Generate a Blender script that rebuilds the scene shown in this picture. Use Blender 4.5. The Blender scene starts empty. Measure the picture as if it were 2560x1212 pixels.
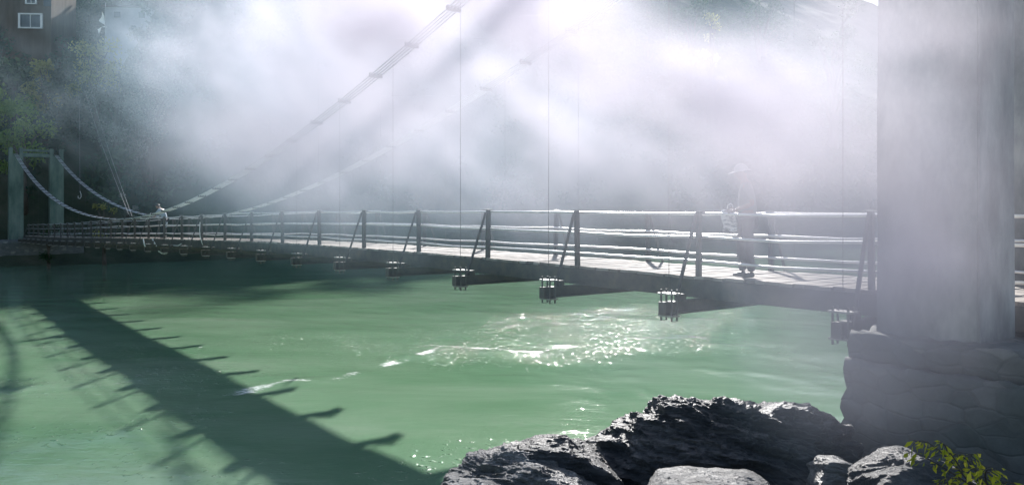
import bpy, bmesh, math, random
import numpy as np
from mathutils import Vector, Matrix

random.seed(7)
rng = np.random.default_rng(11)
SC = bpy.context.scene
COL = SC.collection
H = 4.65                      # eye height above the river (water is z = 0)
F = 2009.0                    # focal length in photo pixels
HOR = 537.0                   # photo row of the horizon
SUN_EL = math.radians(27.3)
SUN_AZ = math.radians(5.0)   # measured from +Y towards +X


def at(px, py, Y):
    return Vector(((px - 1280) / F * Y, Y, H - (py - HOR) / F * Y))


def on_water(px, py):
    Y = H * F / (py - HOR)
    return Vector(((px - 1280) / F * Y, Y, 0))


# ------------------------------------------------------------------ objects
def tag(o, label=None, cat=None, group=None, kind=None):
    if label: o['label'] = label
    if cat: o['category'] = cat
    if group: o['group'] = group
    if kind: o['kind'] = kind
    return o


def empty(name, loc=(0, 0, 0), label=None, cat=None, group=None):
    o = bpy.data.objects.new(name, None)
    o.location = loc
    o.empty_display_size = 0.2
    COL.objects.link(o)
    return tag(o, label, cat, group)


def link(name, me, mat=None, parent=None, loc=None, smooth=True):
    o = bpy.data.objects.new(name, me)
    COL.objects.link(o)
    if mat is not None and not me.materials:
        me.materials.append(mat)
    if smooth is not None and len(me.polygons):
        me.polygons.foreach_set('use_smooth', [smooth] * len(me.polygons))
    if loc is not None: o.location = loc
    if parent is not None:
        o.parent = parent
        # meshes are written in world space: keep them there under a moved empty
        o.matrix_parent_inverse = Matrix.Translation(parent.location).inverted()
    return o


class MB:
    """collects simple shapes and links them as ONE mesh object"""
    def __init__(s):
        s.v, s.f = [], []

    def add(s, vs, fs):
        b = len(s.v)
        s.v.extend([tuple(p) for p in vs])
        s.f.extend([tuple(b + i for i in f) for f in fs])
        return s

    def obox(s, c, ax, ay, az):
        c = Vector(c); ax = Vector(ax); ay = Vector(ay); az = Vector(az)
        vs = [c + sx * ax + sy * ay + sz * az for sz in (-1, 1) for sy in (-1, 1) for sx in (-1, 1)]
        return s.add(vs, [(0, 2, 3, 1), (4, 5, 7, 6), (0, 1, 5, 4), (1, 3, 7, 5), (3, 2, 6, 7), (2, 0, 4, 6)])

    def box(s, lo, hi):
        c = [(a + b) / 2 for a, b in zip(lo, hi)]
        h = [(b - a) / 2 for a, b in zip(lo, hi)]
        return s.obox(c, (h[0], 0, 0), (0, h[1], 0), (0, 0, h[2]))

    def tube(s, pts, r, n=6, caps=True):
        pts = [Vector(p) for p in pts]
        if not isinstance(r, (list, tuple)): r = [r] * len(pts)
        ring0 = len(s.v)
        prev = None
        for i, p in enumerate(pts):
            d = (pts[min(i + 1, len(pts) - 1)] - pts[max(i - 1, 0)])
            if d.length < 1e-9: d = Vector((0, 0, 1))
            d.normalize()
            if prev is None:
                a = d.cross(Vector((0, 0, 1)) if abs(d.z) < 0.9 else Vector((0, 1, 0))).normalized()
            else:
                a = (prev - d * prev.dot(d)).normalized()
            prev = a
            b = d.cross(a)
            for k in range(n):
                t = 2 * math.pi * k / n
                s.v.append(tuple(p + r[i] * (math.cos(t) * a + math.sin(t) * b)))
        for i in range(len(pts) - 1):
            for k in range(n):
                k2 = (k + 1) % n
                s.f.append((ring0 + i * n + k, ring0 + i * n + k2, ring0 + (i + 1) * n + k2, ring0 + (i + 1) * n + k))
        if caps:
            s.f.append(tuple(ring0 + k for k in range(n))[::-1])
            s.f.append(tuple(ring0 + (len(pts) - 1) * n + k for k in range(n)))
        return s

    def mesh(s, name):
        me = bpy.data.meshes.new(name)
        me.from_pydata(s.v, [], s.f)
        me.update()
        return me

    def build(s, name, mat, parent=None, smooth=False):
        return link(name, s.mesh(name), mat, parent, smooth=smooth)


def mesh_np(name, V, Fq, attrs=None):
    me = bpy.data.meshes.new(name)
    nv, nf, k = len(V), len(Fq), Fq.shape[1]
    me.vertices.add(nv)
    me.vertices.foreach_set('co', np.ascontiguousarray(V, dtype=np.float32).ravel())
    me.loops.add(nf * k)
    me.loops.foreach_set('vertex_index', np.ascontiguousarray(Fq, dtype=np.int32).ravel())
    me.polygons.add(nf)
    me.polygons.foreach_set('loop_start', np.arange(0, nf * k, k, dtype=np.int32))
    me.polygons.foreach_set('loop_total', np.full(nf, k, dtype=np.int32))
    me.update(calc_edges=True)
    for an, av in (attrs or {}).items():
        a = me.attributes.new(an, 'FLOAT', 'POINT')
        a.data.foreach_set('value', np.ascontiguousarray(av, dtype=np.float32))
    me.validate()
    return me


# ------------------------------------------------------------------ noise in numpy
def _hash(ix, iy, iz, seed):
    n = (ix * 374761393 + iy * 668265263 + iz * 2147483647 + seed * 974634777) & 0xFFFFFFFF
    n = ((n ^ (n >> 13)) * 1274126177) & 0xFFFFFFFF
    n = n ^ (n >> 16)
    return (n & 0xFFFFFF) / float(0xFFFFFF)


def vnoise(P, seed=0):
    P = np.asarray(P, dtype=np.float64)
    I = np.floor(P).astype(np.int64)
    f = P - I
    u = f * f * (3 - 2 * f)
    out = 0
    for dx in (0, 1):
        for dy in (0, 1):
            for dz in (0, 1):
                w = (u[:, 0] if dx else 1 - u[:, 0]) * (u[:, 1] if dy else 1 - u[:, 1]) * (u[:, 2] if dz else 1 - u[:, 2])
                out = out + w * _hash(I[:, 0] + dx, I[:, 1] + dy, I[:, 2] + dz, seed)
    return out * 2 - 1


def fbm(P, octv=4, seed=0, gain=0.5, ridged=False):
    P = np.asarray(P, dtype=np.float64)
    a, s, tot = 1.0, 0, 0
    for o in range(octv):
        n = vnoise(P * (2.03 ** o) + 17.3 * o, seed + o)
        if ridged: n = 1 - 2 * np.abs(n)
        s = s + a * n
        tot += a
        a *= gain
    return s / tot


# ------------------------------------------------------------------ materials
def new_mat(name):
    m = bpy.data.materials.new(name)
    m.use_nodes = True
    nt = m.node_tree
    nt.nodes.clear()
    out = nt.nodes.new('ShaderNodeOutputMaterial')
    return m, nt, out


def N(nt, typ, **kw):
    n = nt.nodes.new(typ)
    for k, v in kw.items():
        if k.startswith('in_'):
            key = k[3:]
            n.inputs[int(key) if key.isdigit() else key.replace('_', ' ')].default_value = v
        else:
            setattr(n, k, v)
    return n


def ramp(nt, fac, stops, interp='LINEAR'):
    r = nt.nodes.new('ShaderNodeValToRGB')
    r.color_ramp.interpolation = interp
    el = r.color_ramp.elements
    while len(el) < len(stops): el.new(0.5)
    for e, (p, c) in zip(el, stops):
        e.position = p
        e.color = (*c, 1) if len(c) == 3 else c
    nt.links.new(fac, r.inputs['Fac'])
    return r


def rough_mat(name, cols, scale=3.0, rough=0.85, bump=0.3, bscale=None, stretch=(1, 1, 1), spec=0.3, metallic=0.0, dist=0.02):
    """colour varied by noise, fine bump"""
    m, nt, out = new_mat(name)
    L = nt.links
    tc = N(nt, 'ShaderNodeTexCoord')
    mp = N(nt, 'ShaderNodeMapping')
    mp.inputs['Scale'].default_value = stretch
    L.new(tc.outputs['Object'], mp.inputs['Vector'])
    nz = N(nt, 'ShaderNodeTexNoise', in_Scale=scale, in_Detail=8.0, in_Roughness=0.62)
    L.new(mp.outputs[0], nz.inputs['Vector'])
    k = len(cols)
    r = ramp(nt, nz.outputs['Fac'], [(0.3 + 0.4 * i / max(k - 1, 1), c) for i, c in enumerate(cols)])
    bs = N(nt, 'ShaderNodeBsdfPrincipled', in_Roughness=rough, in_Metallic=metallic)
    bs.inputs['Specular IOR Level'].default_value = spec
    L.new(r.outputs['Color'], bs.inputs['Base Color'])
    if bump:
        n2 = N(nt, 'ShaderNodeTexNoise', in_Scale=bscale or scale * 4, in_Detail=10.0, in_Roughness=0.65)
        L.new(mp.outputs[0], n2.inputs['Vector'])
        b = N(nt, 'ShaderNodeBump', in_Strength=bump, in_Distance=dist)
        L.new(n2.outputs['Fac'], b.inputs['Height'])
        L.new(b.outputs[0], bs.inputs['Normal'])
    L.new(bs.outputs[0], out.inputs['Surface'])
    return m


def leaf_mat(name, c1, c2, trans=0.45):
    m, nt, out = new_mat(name)
    L = nt.links
    at_ = N(nt, 'ShaderNodeAttribute', attribute_name='tint')
    r = ramp(nt, at_.outputs['Fac'], [(0.0, c1), (1.0, c2)])
    d = N(nt, 'ShaderNodeBsdfPrincipled', in_Roughness=.7)
    d.inputs['Specular IOR Level'].default_value = .15
    t = N(nt, 'ShaderNodeBsdfTranslucent')
    mx = N(nt, 'ShaderNodeMixShader', in_0=trans)
    L.new(r.outputs['Color'], d.inputs['Base Color'])
    L.new(r.outputs['Color'], t.inputs['Color'])
    L.new(d.outputs[0], mx.inputs[1]); L.new(t.outputs[0], mx.inputs[2])
    L.new(mx.outputs[0], out.inputs['Surface'])
    return m


M = {}
M['concrete'] = rough_mat('weathered_concrete', [(.045, .055, .05), (.22, .225, .21), (.52, .50, .45)], 1.25, .9, .7, 9, (1, 1, .5))
M['old_concrete'] = rough_mat('greenish_concrete', [(.03, .055, .045), (.10, .145, .12), (.19, .23, .195)], .9, .9, .4, 6, (1, 1, .35))  # green tint puts the teal of the shade into the colour
M['steel'] = rough_mat('dark_steel', [(.03, .032, .03), (.06, .058, .052), (.11, .085, .06)], 4, .55, .25, 30, spec=.5)
M['galv'] = rough_mat('galvanised_pipe', [(.62, .62, .61), (.76, .75, .74), (.82, .8, .78)], 5, .38, .12, 40, spec=.5, metallic=.75)
M['rope'] = rough_mat('steel_wire_rope', [(.5, .5, .5), (.68, .68, .67)], 6, .42, .35, 60, spec=.5, metallic=.6)
M['cap'] = rough_mat('bare_steel_plate', [(.3, .29, .28), (.45, .44, .42)], 6, .4, .2, 40, spec=.5, metallic=.6)
M['wire'] = rough_mat('thin_wire', [(.25, .25, .25), (.4, .4, .4)], 6, .5, 0)
M['cord'] = rough_mat('pale_cord', [(.6, .6, .58), (.75, .74, .72)], 6, .7, 0)
M['skin'] = rough_mat('brown_skin', [(.22, .12, .08), (.30, .17, .11)], 9, .55, .1, 60)
M['hair'] = rough_mat('black_hair', [(.01, .01, .01), (.025, .02, .018)], 20, .5, .3, 90)
M['shirt_blue'] = rough_mat('pale_blue_cotton', [(.25, .31, .36), (.38, .43, .48)], 7, .85, .2, 50)
M['shirt_grey'] = rough_mat('grey_green_cotton', [(.16, .17, .16), (.24, .25, .24)], 7, .85, .2, 50)
M['trouser'] = rough_mat('dark_trouser_cloth', [(.018, .02, .025), (.035, .037, .042)], 8, .85, .2, 60)
M['shoe'] = rough_mat('black_leather', [(.012, .012, .012), (.03, .028, .025)], 9, .45, .1, 60, spec=.5)
M['cap_cloth'] = rough_mat('pale_cap_cloth', [(.5, .49, .47), (.65, .63, .6)], 9, .85, .15, 90)
M['bark'] = rough_mat('grey_bark', [(.05, .04, .03), (.12, .10, .08)], 5, .9, .6, 20, (1, 1, .3))
M['wall_brown'] = rough_mat('brown_timber_wall', [(.06, .045, .035), (.12, .09, .07)], 1.5, .85, .3, 8, (1, 1, .2))
M['wall_pale'] = rough_mat('pale_plaster', [(.26, .27, .31), (.38, .39, .43)], .8, .9, .2, 8)
M['wall_pink'] = rough_mat('rose_plaster', [(.46, .36, .40), (.60, .50, .53)], .8, .9, .2, 8)
M['white_paint'] = rough_mat('white_paint', [(.70, .70, .70), (.82, .82, .82)], 2, .6, .1, 12)
M['pane'] = rough_mat('dark_window_pane', [(.02, .03, .04), (.05, .06, .07)], 1, .12, 0, spec=.5)
M['tin'] = rough_mat('white_tin_roof', [(.72, .72, .72), (.85, .85, .85)], 3, .35, .2, 14, (1, 6, 1), spec=.5)
M['flag'] = rough_mat('white_flag_cloth', [(.74, .74, .70), (.85, .84, .80)], 3, .85, .2, 30)


def plank_mat():
    m, nt, out = new_mat('worn_planks')
    L = nt.links
    at_ = N(nt, 'ShaderNodeAttribute', attribute_name='tint')
    tc = N(nt, 'ShaderNodeTexCoord')
    nz = N(nt, 'ShaderNodeTexNoise', in_Scale=5.0, in_Detail=8.0, in_Roughness=.7)
    L.new(tc.outputs['Object'], nz.inputs['Vector'])
    ad = N(nt, 'ShaderNodeMath', operation='ADD')
    L.new(at_.outputs['Fac'], ad.inputs[0]); L.new(nz.outputs['Fac'], ad.inputs[1])
    dv = N(nt, 'ShaderNodeMath', operation='MULTIPLY', in_1=.5)
    L.new(ad.outputs[0], dv.inputs[0])
    r = ramp(nt, dv.outputs[0], [(.2, (.13, .11, .095)), (.5, (.29, .255, .22)), (.8, (.42, .38, .34))])
    bs = N(nt, 'ShaderNodeBsdfPrincipled', in_Roughness=.8)
    bs.inputs['Specular IOR Level'].default_value = .3
    L.new(r.outputs[0], bs.inputs['Base Color'])
    b = N(nt, 'ShaderNodeBump', in_Strength=.3, in_Distance=.01)
    L.new(nz.outputs['Fac'], b.inputs['Height']); L.new(b.outputs[0], bs.inputs['Normal'])
    L.new(bs.outputs[0], out.inputs['Surface'])
    return m


M['plank'] = plank_mat()


def rock_mat(name, dark, mid, light):
    m, nt, out = new_mat(name)
    L = nt.links
    tc = N(nt, 'ShaderNodeTexCoord')
    mp = N(nt, 'ShaderNodeMapping')
    mp.inputs['Rotation'].default_value = (0.5, 0.35, 0.3)
    mp.inputs['Scale'].default_value = (1, 1.4, 5.5)
    L.new(tc.outputs['Object'], mp.inputs['Vector'])
    nz = N(nt, 'ShaderNodeTexNoise', in_Scale=2.2, in_Detail=10.0, in_Roughness=.68, in_Distortion=.6)
    L.new(mp.outputs[0], nz.inputs['Vector'])
    r = ramp(nt, nz.outputs['Fac'], [(.3, dark), (.5, mid), (.72, light)])
    bs = N(nt, 'ShaderNodeBsdfPrincipled', in_Roughness=.42)
    bs.inputs['Specular IOR Level'].default_value = .5
    L.new(r.outputs[0], bs.inputs['Base Color'])
    n2 = N(nt, 'ShaderNodeTexNoise', in_Scale=5.0, in_Detail=12.0, in_Roughness=.7)
    L.new(mp.outputs[0], n2.inputs['Vector'])
    b = N(nt, 'ShaderNodeBump', in_Strength=1.0, in_Distance=.09)
    L.new(n2.outputs['Fac'], b.inputs['Height']); L.new(b.outputs[0], bs.inputs['Normal'])
    L.new(bs.outputs[0], out.inputs['Surface'])
    return m


M['slate'] = rock_mat('dark_slate', (.02, .026, .03), (.055, .058, .06), (.16, .155, .15))
M['pale_rock'] = rock_mat('pale_slate', (.06, .06, .056), (.19, .185, .175), (.36, .35, .33))
def masonry_mat():
    m, nt, out = new_mat('rubble_masonry')
    L = nt.links
    tc = N(nt, 'ShaderNodeTexCoord')
    wn = N(nt, 'ShaderNodeTexNoise', in_Scale=1.4, in_Detail=3.0)
    L.new(tc.outputs['Object'], wn.inputs['Vector'])
    sc_ = N(nt, 'ShaderNodeVectorMath', operation='SCALE', in_3=.22)
    L.new(wn.outputs['Color'], sc_.inputs[0])
    ad = N(nt, 'ShaderNodeVectorMath', operation='ADD')
    L.new(tc.outputs['Object'], ad.inputs[0]); L.new(sc_.outputs[0], ad.inputs[1])
    mp = N(nt, 'ShaderNodeMapping'); mp.inputs['Scale'].default_value = (2.9, 2.9, 5.6)
    mp.inputs['Rotation'].default_value = (0, 0, math.radians(37.8))
    L.new(ad.outputs[0], mp.inputs['Vector'])
    vc = N(nt, 'ShaderNodeTexVoronoi', in_Scale=1.0, in_Randomness=.75); L.new(mp.outputs[0], vc.inputs['Vector'])
    ve = N(nt, 'ShaderNodeTexVoronoi', feature='DISTANCE_TO_EDGE', in_Scale=1.0, in_Randomness=.75); L.new(mp.outputs[0], ve.inputs['Vector'])
    sx = N(nt, 'ShaderNodeSeparateColor'); L.new(vc.outputs['Color'], sx.inputs[0])
    r = ramp(nt, sx.outputs[0], [(0, (.10, .11, .10)), (.7, (.135, .14, .13)), (.93, (.17, .165, .15)), (1, (.28, .265, .23))])
    nz = N(nt, 'ShaderNodeTexNoise', in_Scale=8.0, in_Detail=8.0, in_Roughness=.7); L.new(tc.outputs['Object'], nz.inputs['Vector'])
    jt = N(nt, 'ShaderNodeMapRange', in_1=.0, in_2=.09, in_3=.55); L.new(ve.outputs['Distance'], jt.inputs[0])
    mx = N(nt, 'ShaderNodeMix', data_type='RGBA'); mx.inputs[6].default_value = (.10, .105, .098, 1)
    L.new(jt.outputs[0], mx.inputs[0]); L.new(r.outputs[0], mx.inputs[7])
    hs = N(nt, 'ShaderNodeMapRange', in_3=.55, in_4=1.25); L.new(nz.outputs['Fac'], hs.inputs[0])
    ml = N(nt, 'ShaderNodeMix', data_type='RGBA', blend_type='MULTIPLY'); ml.inputs[0].default_value = 1
    L.new(mx.outputs[2], ml.inputs[6]); L.new(hs.outputs[0], ml.inputs[7])
    bs = N(nt, 'ShaderNodeBsdfPrincipled', in_Roughness=.9)
    L.new(ml.outputs[2], bs.inputs['Base Color'])
    hh = N(nt, 'ShaderNodeMath', operation='MULTIPLY_ADD', in_1=.35); L.new(nz.outputs['Fac'], hh.inputs[0]); L.new(jt.outputs[0], hh.inputs[2])
    b = N(nt, 'ShaderNodeBump', in_Strength=.4, in_Distance=.04); L.new(hh.outputs[0], b.inputs['Height'])
    L.new(b.outputs[0], bs.inputs['Normal'])
    L.new(bs.outputs[0], out.inputs['Surface'])
    return m


M['masonry'] = masonry_mat()
M['soil'] = rough_mat('dark_bank_soil', [(.02, .025, .018), (.05, .055, .04), (.09, .085, .06)], .7, .95, .8, 4, dist=.15)
M['hill'] = rough_mat('hillside_ground', [(.02, .032, .02), (.045, .06, .035), (.09, .09, .06)], .25, .95, .8, 1.5, dist=.4)

# ------------------------------------------------------------------ camera, sun, sky
cam = bpy.data.cameras.new('camera')
cam.lens = 36.0 * F / 2560.0
cam.sensor_width = 36.0
cam.sensor_fit = 'HORIZONTAL'
cam.shift_y = -(606 - HOR) / 2560.0
cam.clip_start = 0.1
cam.clip_end = 2000
co = bpy.data.objects.new('camera', cam)
co.location = (0, 0, H)
co.rotation_euler = (math.radians(90), 0, 0)
COL.objects.link(co)
SC.camera = co

sd = bpy.data.lights.new('sun', 'SUN')
sd.energy = 5.0
sd.angle = math.radians(1.5)
sd.color = (1.0, .965, .93)
so = bpy.data.objects.new('sun', sd)
tosun = Vector((math.sin(SUN_AZ) * math.cos(SUN_EL), math.cos(SUN_AZ) * math.cos(SUN_EL), math.sin(SUN_EL)))
so.rotation_euler = tosun.to_track_quat('Z', 'Y').to_euler()
so.location = (0, 60, 80)
COL.objects.link(so)

w = bpy.data.worlds.new('World')
SC.world = w
w.use_nodes = True
nt = w.node_tree
sky = nt.nodes.new('ShaderNodeTexSky')
sky.sky_type = 'NISHITA'
sky.sun_disc = False
sky.sun_elevation = SUN_EL
sky.sun_rotation = SUN_AZ
sky.air_density = 1.0
sky.dust_density = .6
bg = nt.nodes['Background']
bg.inputs['Strength'].default_value = .075
nt.links.new(sky.outputs[0], bg.inputs['Color'])

SC.view_settings.view_transform = 'Standard'
SC.view_settings.look = 'None'
SC.view_settings.gamma = 1
SC.view_settings.exposure = 1.2
SC.view_settings.use_curve_mapping = False
cy = SC.cycles
cy.use_denoising = True
try: cy.denoiser = 'OPENIMAGEDENOISE'
except Exception: pass
cy.max_bounces = 6
cy.diffuse_bounces = 2
cy.glossy_bounces = 3
cy.transmission_bounces = 3
cy.volume_bounces = 3
cy.transparent_max_bounces = 8
cy.sample_clamp_indirect = 4.0
cy.caustics_reflective = False
cy.caustics_refractive = False
cy.volume_step_rate = 1.0
cy.volume_max_steps = 512

# ------------------------------------------------------------------ the river
BANK0 = np.array([-40.2, 75.2])          # a point on the far waterline
BD = np.array([.7898, .6133])            # along the banks
BN = np.array([-.6133, .7898])           # from the river to the far hill


def far_d(X, Y):
    return (X - BANK0[0]) * BN[0] + (Y - BANK0[1]) * BN[1]


def far_h(X, Y):
    d = far_d(X, Y) + 1.5 * vnoise(np.stack([X * .07, Y * .07, X * 0], 1), 3)
    z = np.interp(d, [-40, -6, 0, 3, 6, 9.5, 14, 26, 50, 80, 130, 190, 300],
                  [-4, -2, 0, 2.0, 2.7, 6.5, 10.5, 16.5, 28, 42, 58, 64, 65])
    t = (X - BANK0[0]) * BD[0] + (Y - BANK0[1]) * BD[1]
    q = np.clip((t - 9) / 9, 0, 1)
    q = q * q * (3 - 2 * q)
    zt = np.interp(d, [-40, -6, 0, 3, 5, 8, 12, 26, 50, 80, 130, 190, 300], [-4, -2, 0, 2.6, 11, 26, 31, 35, 40, 48, 60, 64, 65])
    z = z * (1 - q) + zt * q
    k = np.clip((t - 45) / 70, 0, 1)
    k = k * k * (3 - 2 * k)
    zr = np.interp(d, [-40, -6, 0, 3, 8, 25, 60, 100, 200, 300], [-4, -2, 0, 2.2, 8, 29, 48, 71, 137, 200])
    z = z * (1 - k) + zr * k
    wob = fbm(np.stack([X * .05, Y * .05, X * 0], 1), 4, 5) * np.clip((d - 5) / 25, 0, 1) * 3.0
    return z + wob


NEAR0 = np.array([0.3, 8.7])


def near_d(X, Y):
    return (X - NEAR0[0]) * .6133 - (Y - NEAR0[1]) * .7898


def near_h(X, Y):
    d = near_d(X, Y)
    z = np.interp(d, [-30, -4, -1, 0, 2, 5, 8, 20, 60], [-4, -2.2, -.7, -.1, .9, 2.2, 3.0, 4.6, 8])
    return z + fbm(np.stack([X * .6, Y * .6, X * 0], 1), 4, 9) * .25


def seg_dist(P, poly):
    """distance of points P (n,2) to a polyline"""
    best = np.full(len(P), 1e9)
    for a, b in zip(poly[:-1], poly[1:]):
        a = np.array(a); b = np.array(b)
        ab = b - a
        t = np.clip(((P - a) @ ab) / max(ab @ ab, 1e-9), 0, 1)
        q = a + t[:, None] * ab
        best = np.minimum(best, np.hypot(*(P - q).T))
    return best


def water_poly(pts):
    return [tuple(on_water(*p)[:2]) for p in pts]


def graded(lo, a, b, hi, fine, ratio=1.18):
    mid = list(np.arange(a, b, fine))
    up, x, st = [], mid[-1], fine
    while x < hi:
        st *= ratio; x += st; up.append(x)
    dn, x, st = [], mid[0], fine
    while x > lo:
        st *= ratio; x -= st; dn.append(x)
    return np.array(dn[::-1] + mid + up)


xs = graded(-300, -34, 16, 300, .16)
ys = graded(-60, 8.5, 62, 320, .16)
GX, GY = np.meshgrid(xs, ys)
PX, PY = GX.ravel(), GY.ravel()
P2 = np.stack([PX, PY], 1)
z = np.zeros(len(PX))
fade = np.clip(1.3 - PY / 80, 0, 1) * np.clip((90 - np.abs(PX)) / 60, 0, 1)
# long, low swell running across the river plus smaller chop
for i in range(26):
    lam = .55 * 1.13 ** i
    ang = math.radians(38 + rng.normal(0, 32))
    k = 2 * math.pi / lam
    ph = rng.uniform(0, 6.28)
    amp = .0011 * lam ** .9
    warp = 1.3 * vnoise(np.stack([PX * .13, PY * .13, PX * 0 + i], 1), 40 + i)
    z += amp * np.sin(k * (PX * math.sin(ang) + PY * math.cos(ang)) + ph + 2.2 * warp)
crests = [
    (water_poly([(560, 985), (720, 955), (830, 947), (900, 930), (985, 905), (1060, 884), (1110, 868)]), .15, 0.62, 1.1),
    (water_poly([(1060, 862), (1130, 868), (1200, 872), (1280, 884), (1345, 882)]), .15, 0.62, 1.1),
    (water_poly([(1105, 848), (1180, 845), (1300, 856)]), .09, 0.42, .7),
    (water_poly([(1290, 870), (1360, 865), (1420, 862)]), .08, 0.37, .6),
    (water_poly([(1600, 850), (1740, 846), (1850, 852), (1930, 868)]), .09, 0.55, .9),
    (water_poly([(1750, 856), (1900, 882), (2050, 918)]), .07, 0.4, .8),
    (water_poly([(1560, 925), (1690, 922), (1850, 928), (2000, 950)]), .06, 0.36, .75),
    (water_poly([(1575, 945), (1600, 970), (1650, 998)]), .08, 0.26, .7),
    (water_poly([(640, 945), (790, 938)]), .05, 0.26, .5),
    (water_poly([(1370, 1072), (1440, 1076)]), .03, 0.20, .6),
    (water_poly([(1240, 944), (1340, 944)]), .04, 0.27, .55),
    (water_poly([(360, 950), (250, 965), (130, 962), (0, 972)]), .04, 0.6, .8),  # rippled streak: reflected sky painted in as white
    (water_poly([(400, 1040), (300, 1078), (200, 1085), (70, 1118)]), .04, 0.45, .8),  # another sky reflection painted as a pale streak
    (water_poly([(480, 1190), (530, 1175)]), .03, 0.20, .6),
    (water_poly([(380, 1170), (450, 1160)]), .02, 0.17, .4),
    (water_poly([(1400, 815), (1520, 798), (1650, 800)]), .06, 0.7, .7),
    (water_poly([(460, 1040), (330, 1072), (230, 1100)]), .03, 0.3, .75),  # sky-reflecting patch, whitened through the same mask
]
foam_glint = np.zeros(len(PX))  # mask for real foam plus painted glints and sky reflections
jit = fbm(np.stack([PX * .9, PY * .9, PX * 0], 1), 3, 77) * 1.6
jit2 = fbm(np.stack([PX * 1.6 + PY, PY * 1.1, PX * 0], 1), 3, 78) * 1.6
for poly, a, wd, fo in crests:
    d = np.abs(seg_dist(P2, poly) + .14 * jit)
    g = np.exp(-(d / wd) ** 2)
    z += .55 * a * g * (0.6 + .8 * jit)
    foam_glint = np.maximum(foam_glint, fo * np.exp(-(d / (wd * .55)) ** 2) * np.clip(.95 + .55 * jit2, 0, 1.15))
chop = np.zeros(len(PX))
for poly, wd, s in [
    (water_poly([(640, 850), (900, 845), (1100, 860), (1300, 850)]), 3.4, 1.0),
    (water_poly([(1250, 840), (1560, 815), (1700, 800), (1980, 770)]), 4.0, 1.0),
    (water_poly([(60, 855), (110, 865)]), 2.0, .6),
    (water_poly([(0, 965), (350, 950), (560, 940)]), 1.6, .8),
    (water_poly([(30, 1110), (250, 1085), (440, 1045)]), 1.0, .8),
    (water_poly([(1050, 1165), (1180, 1120)]), .8, .9),
    (water_poly([(1560, 860), (1950, 870), (2060, 915)]), 1.6, .8),
    (water_poly([(300, 1160), (560, 1190)]), .9, .6)]:
    chop = np.maximum(chop, s * np.exp(-(seg_dist(P2, poly) / wd) ** 2))
z *= fade
nx, ny = len(xs), len(ys)
idx = np.arange(nx * ny).reshape(ny, nx)
Fq = np.stack([idx[:-1, :-1].ravel(), idx[:-1, 1:].ravel(), idx[1:, 1:].ravel(), idx[1:, :-1].ravel()], 1)
wm = mesh_np('river', np.stack([PX, PY, z], 1), Fq, {'foam_glint': foam_glint, 'chop': chop})


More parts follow.
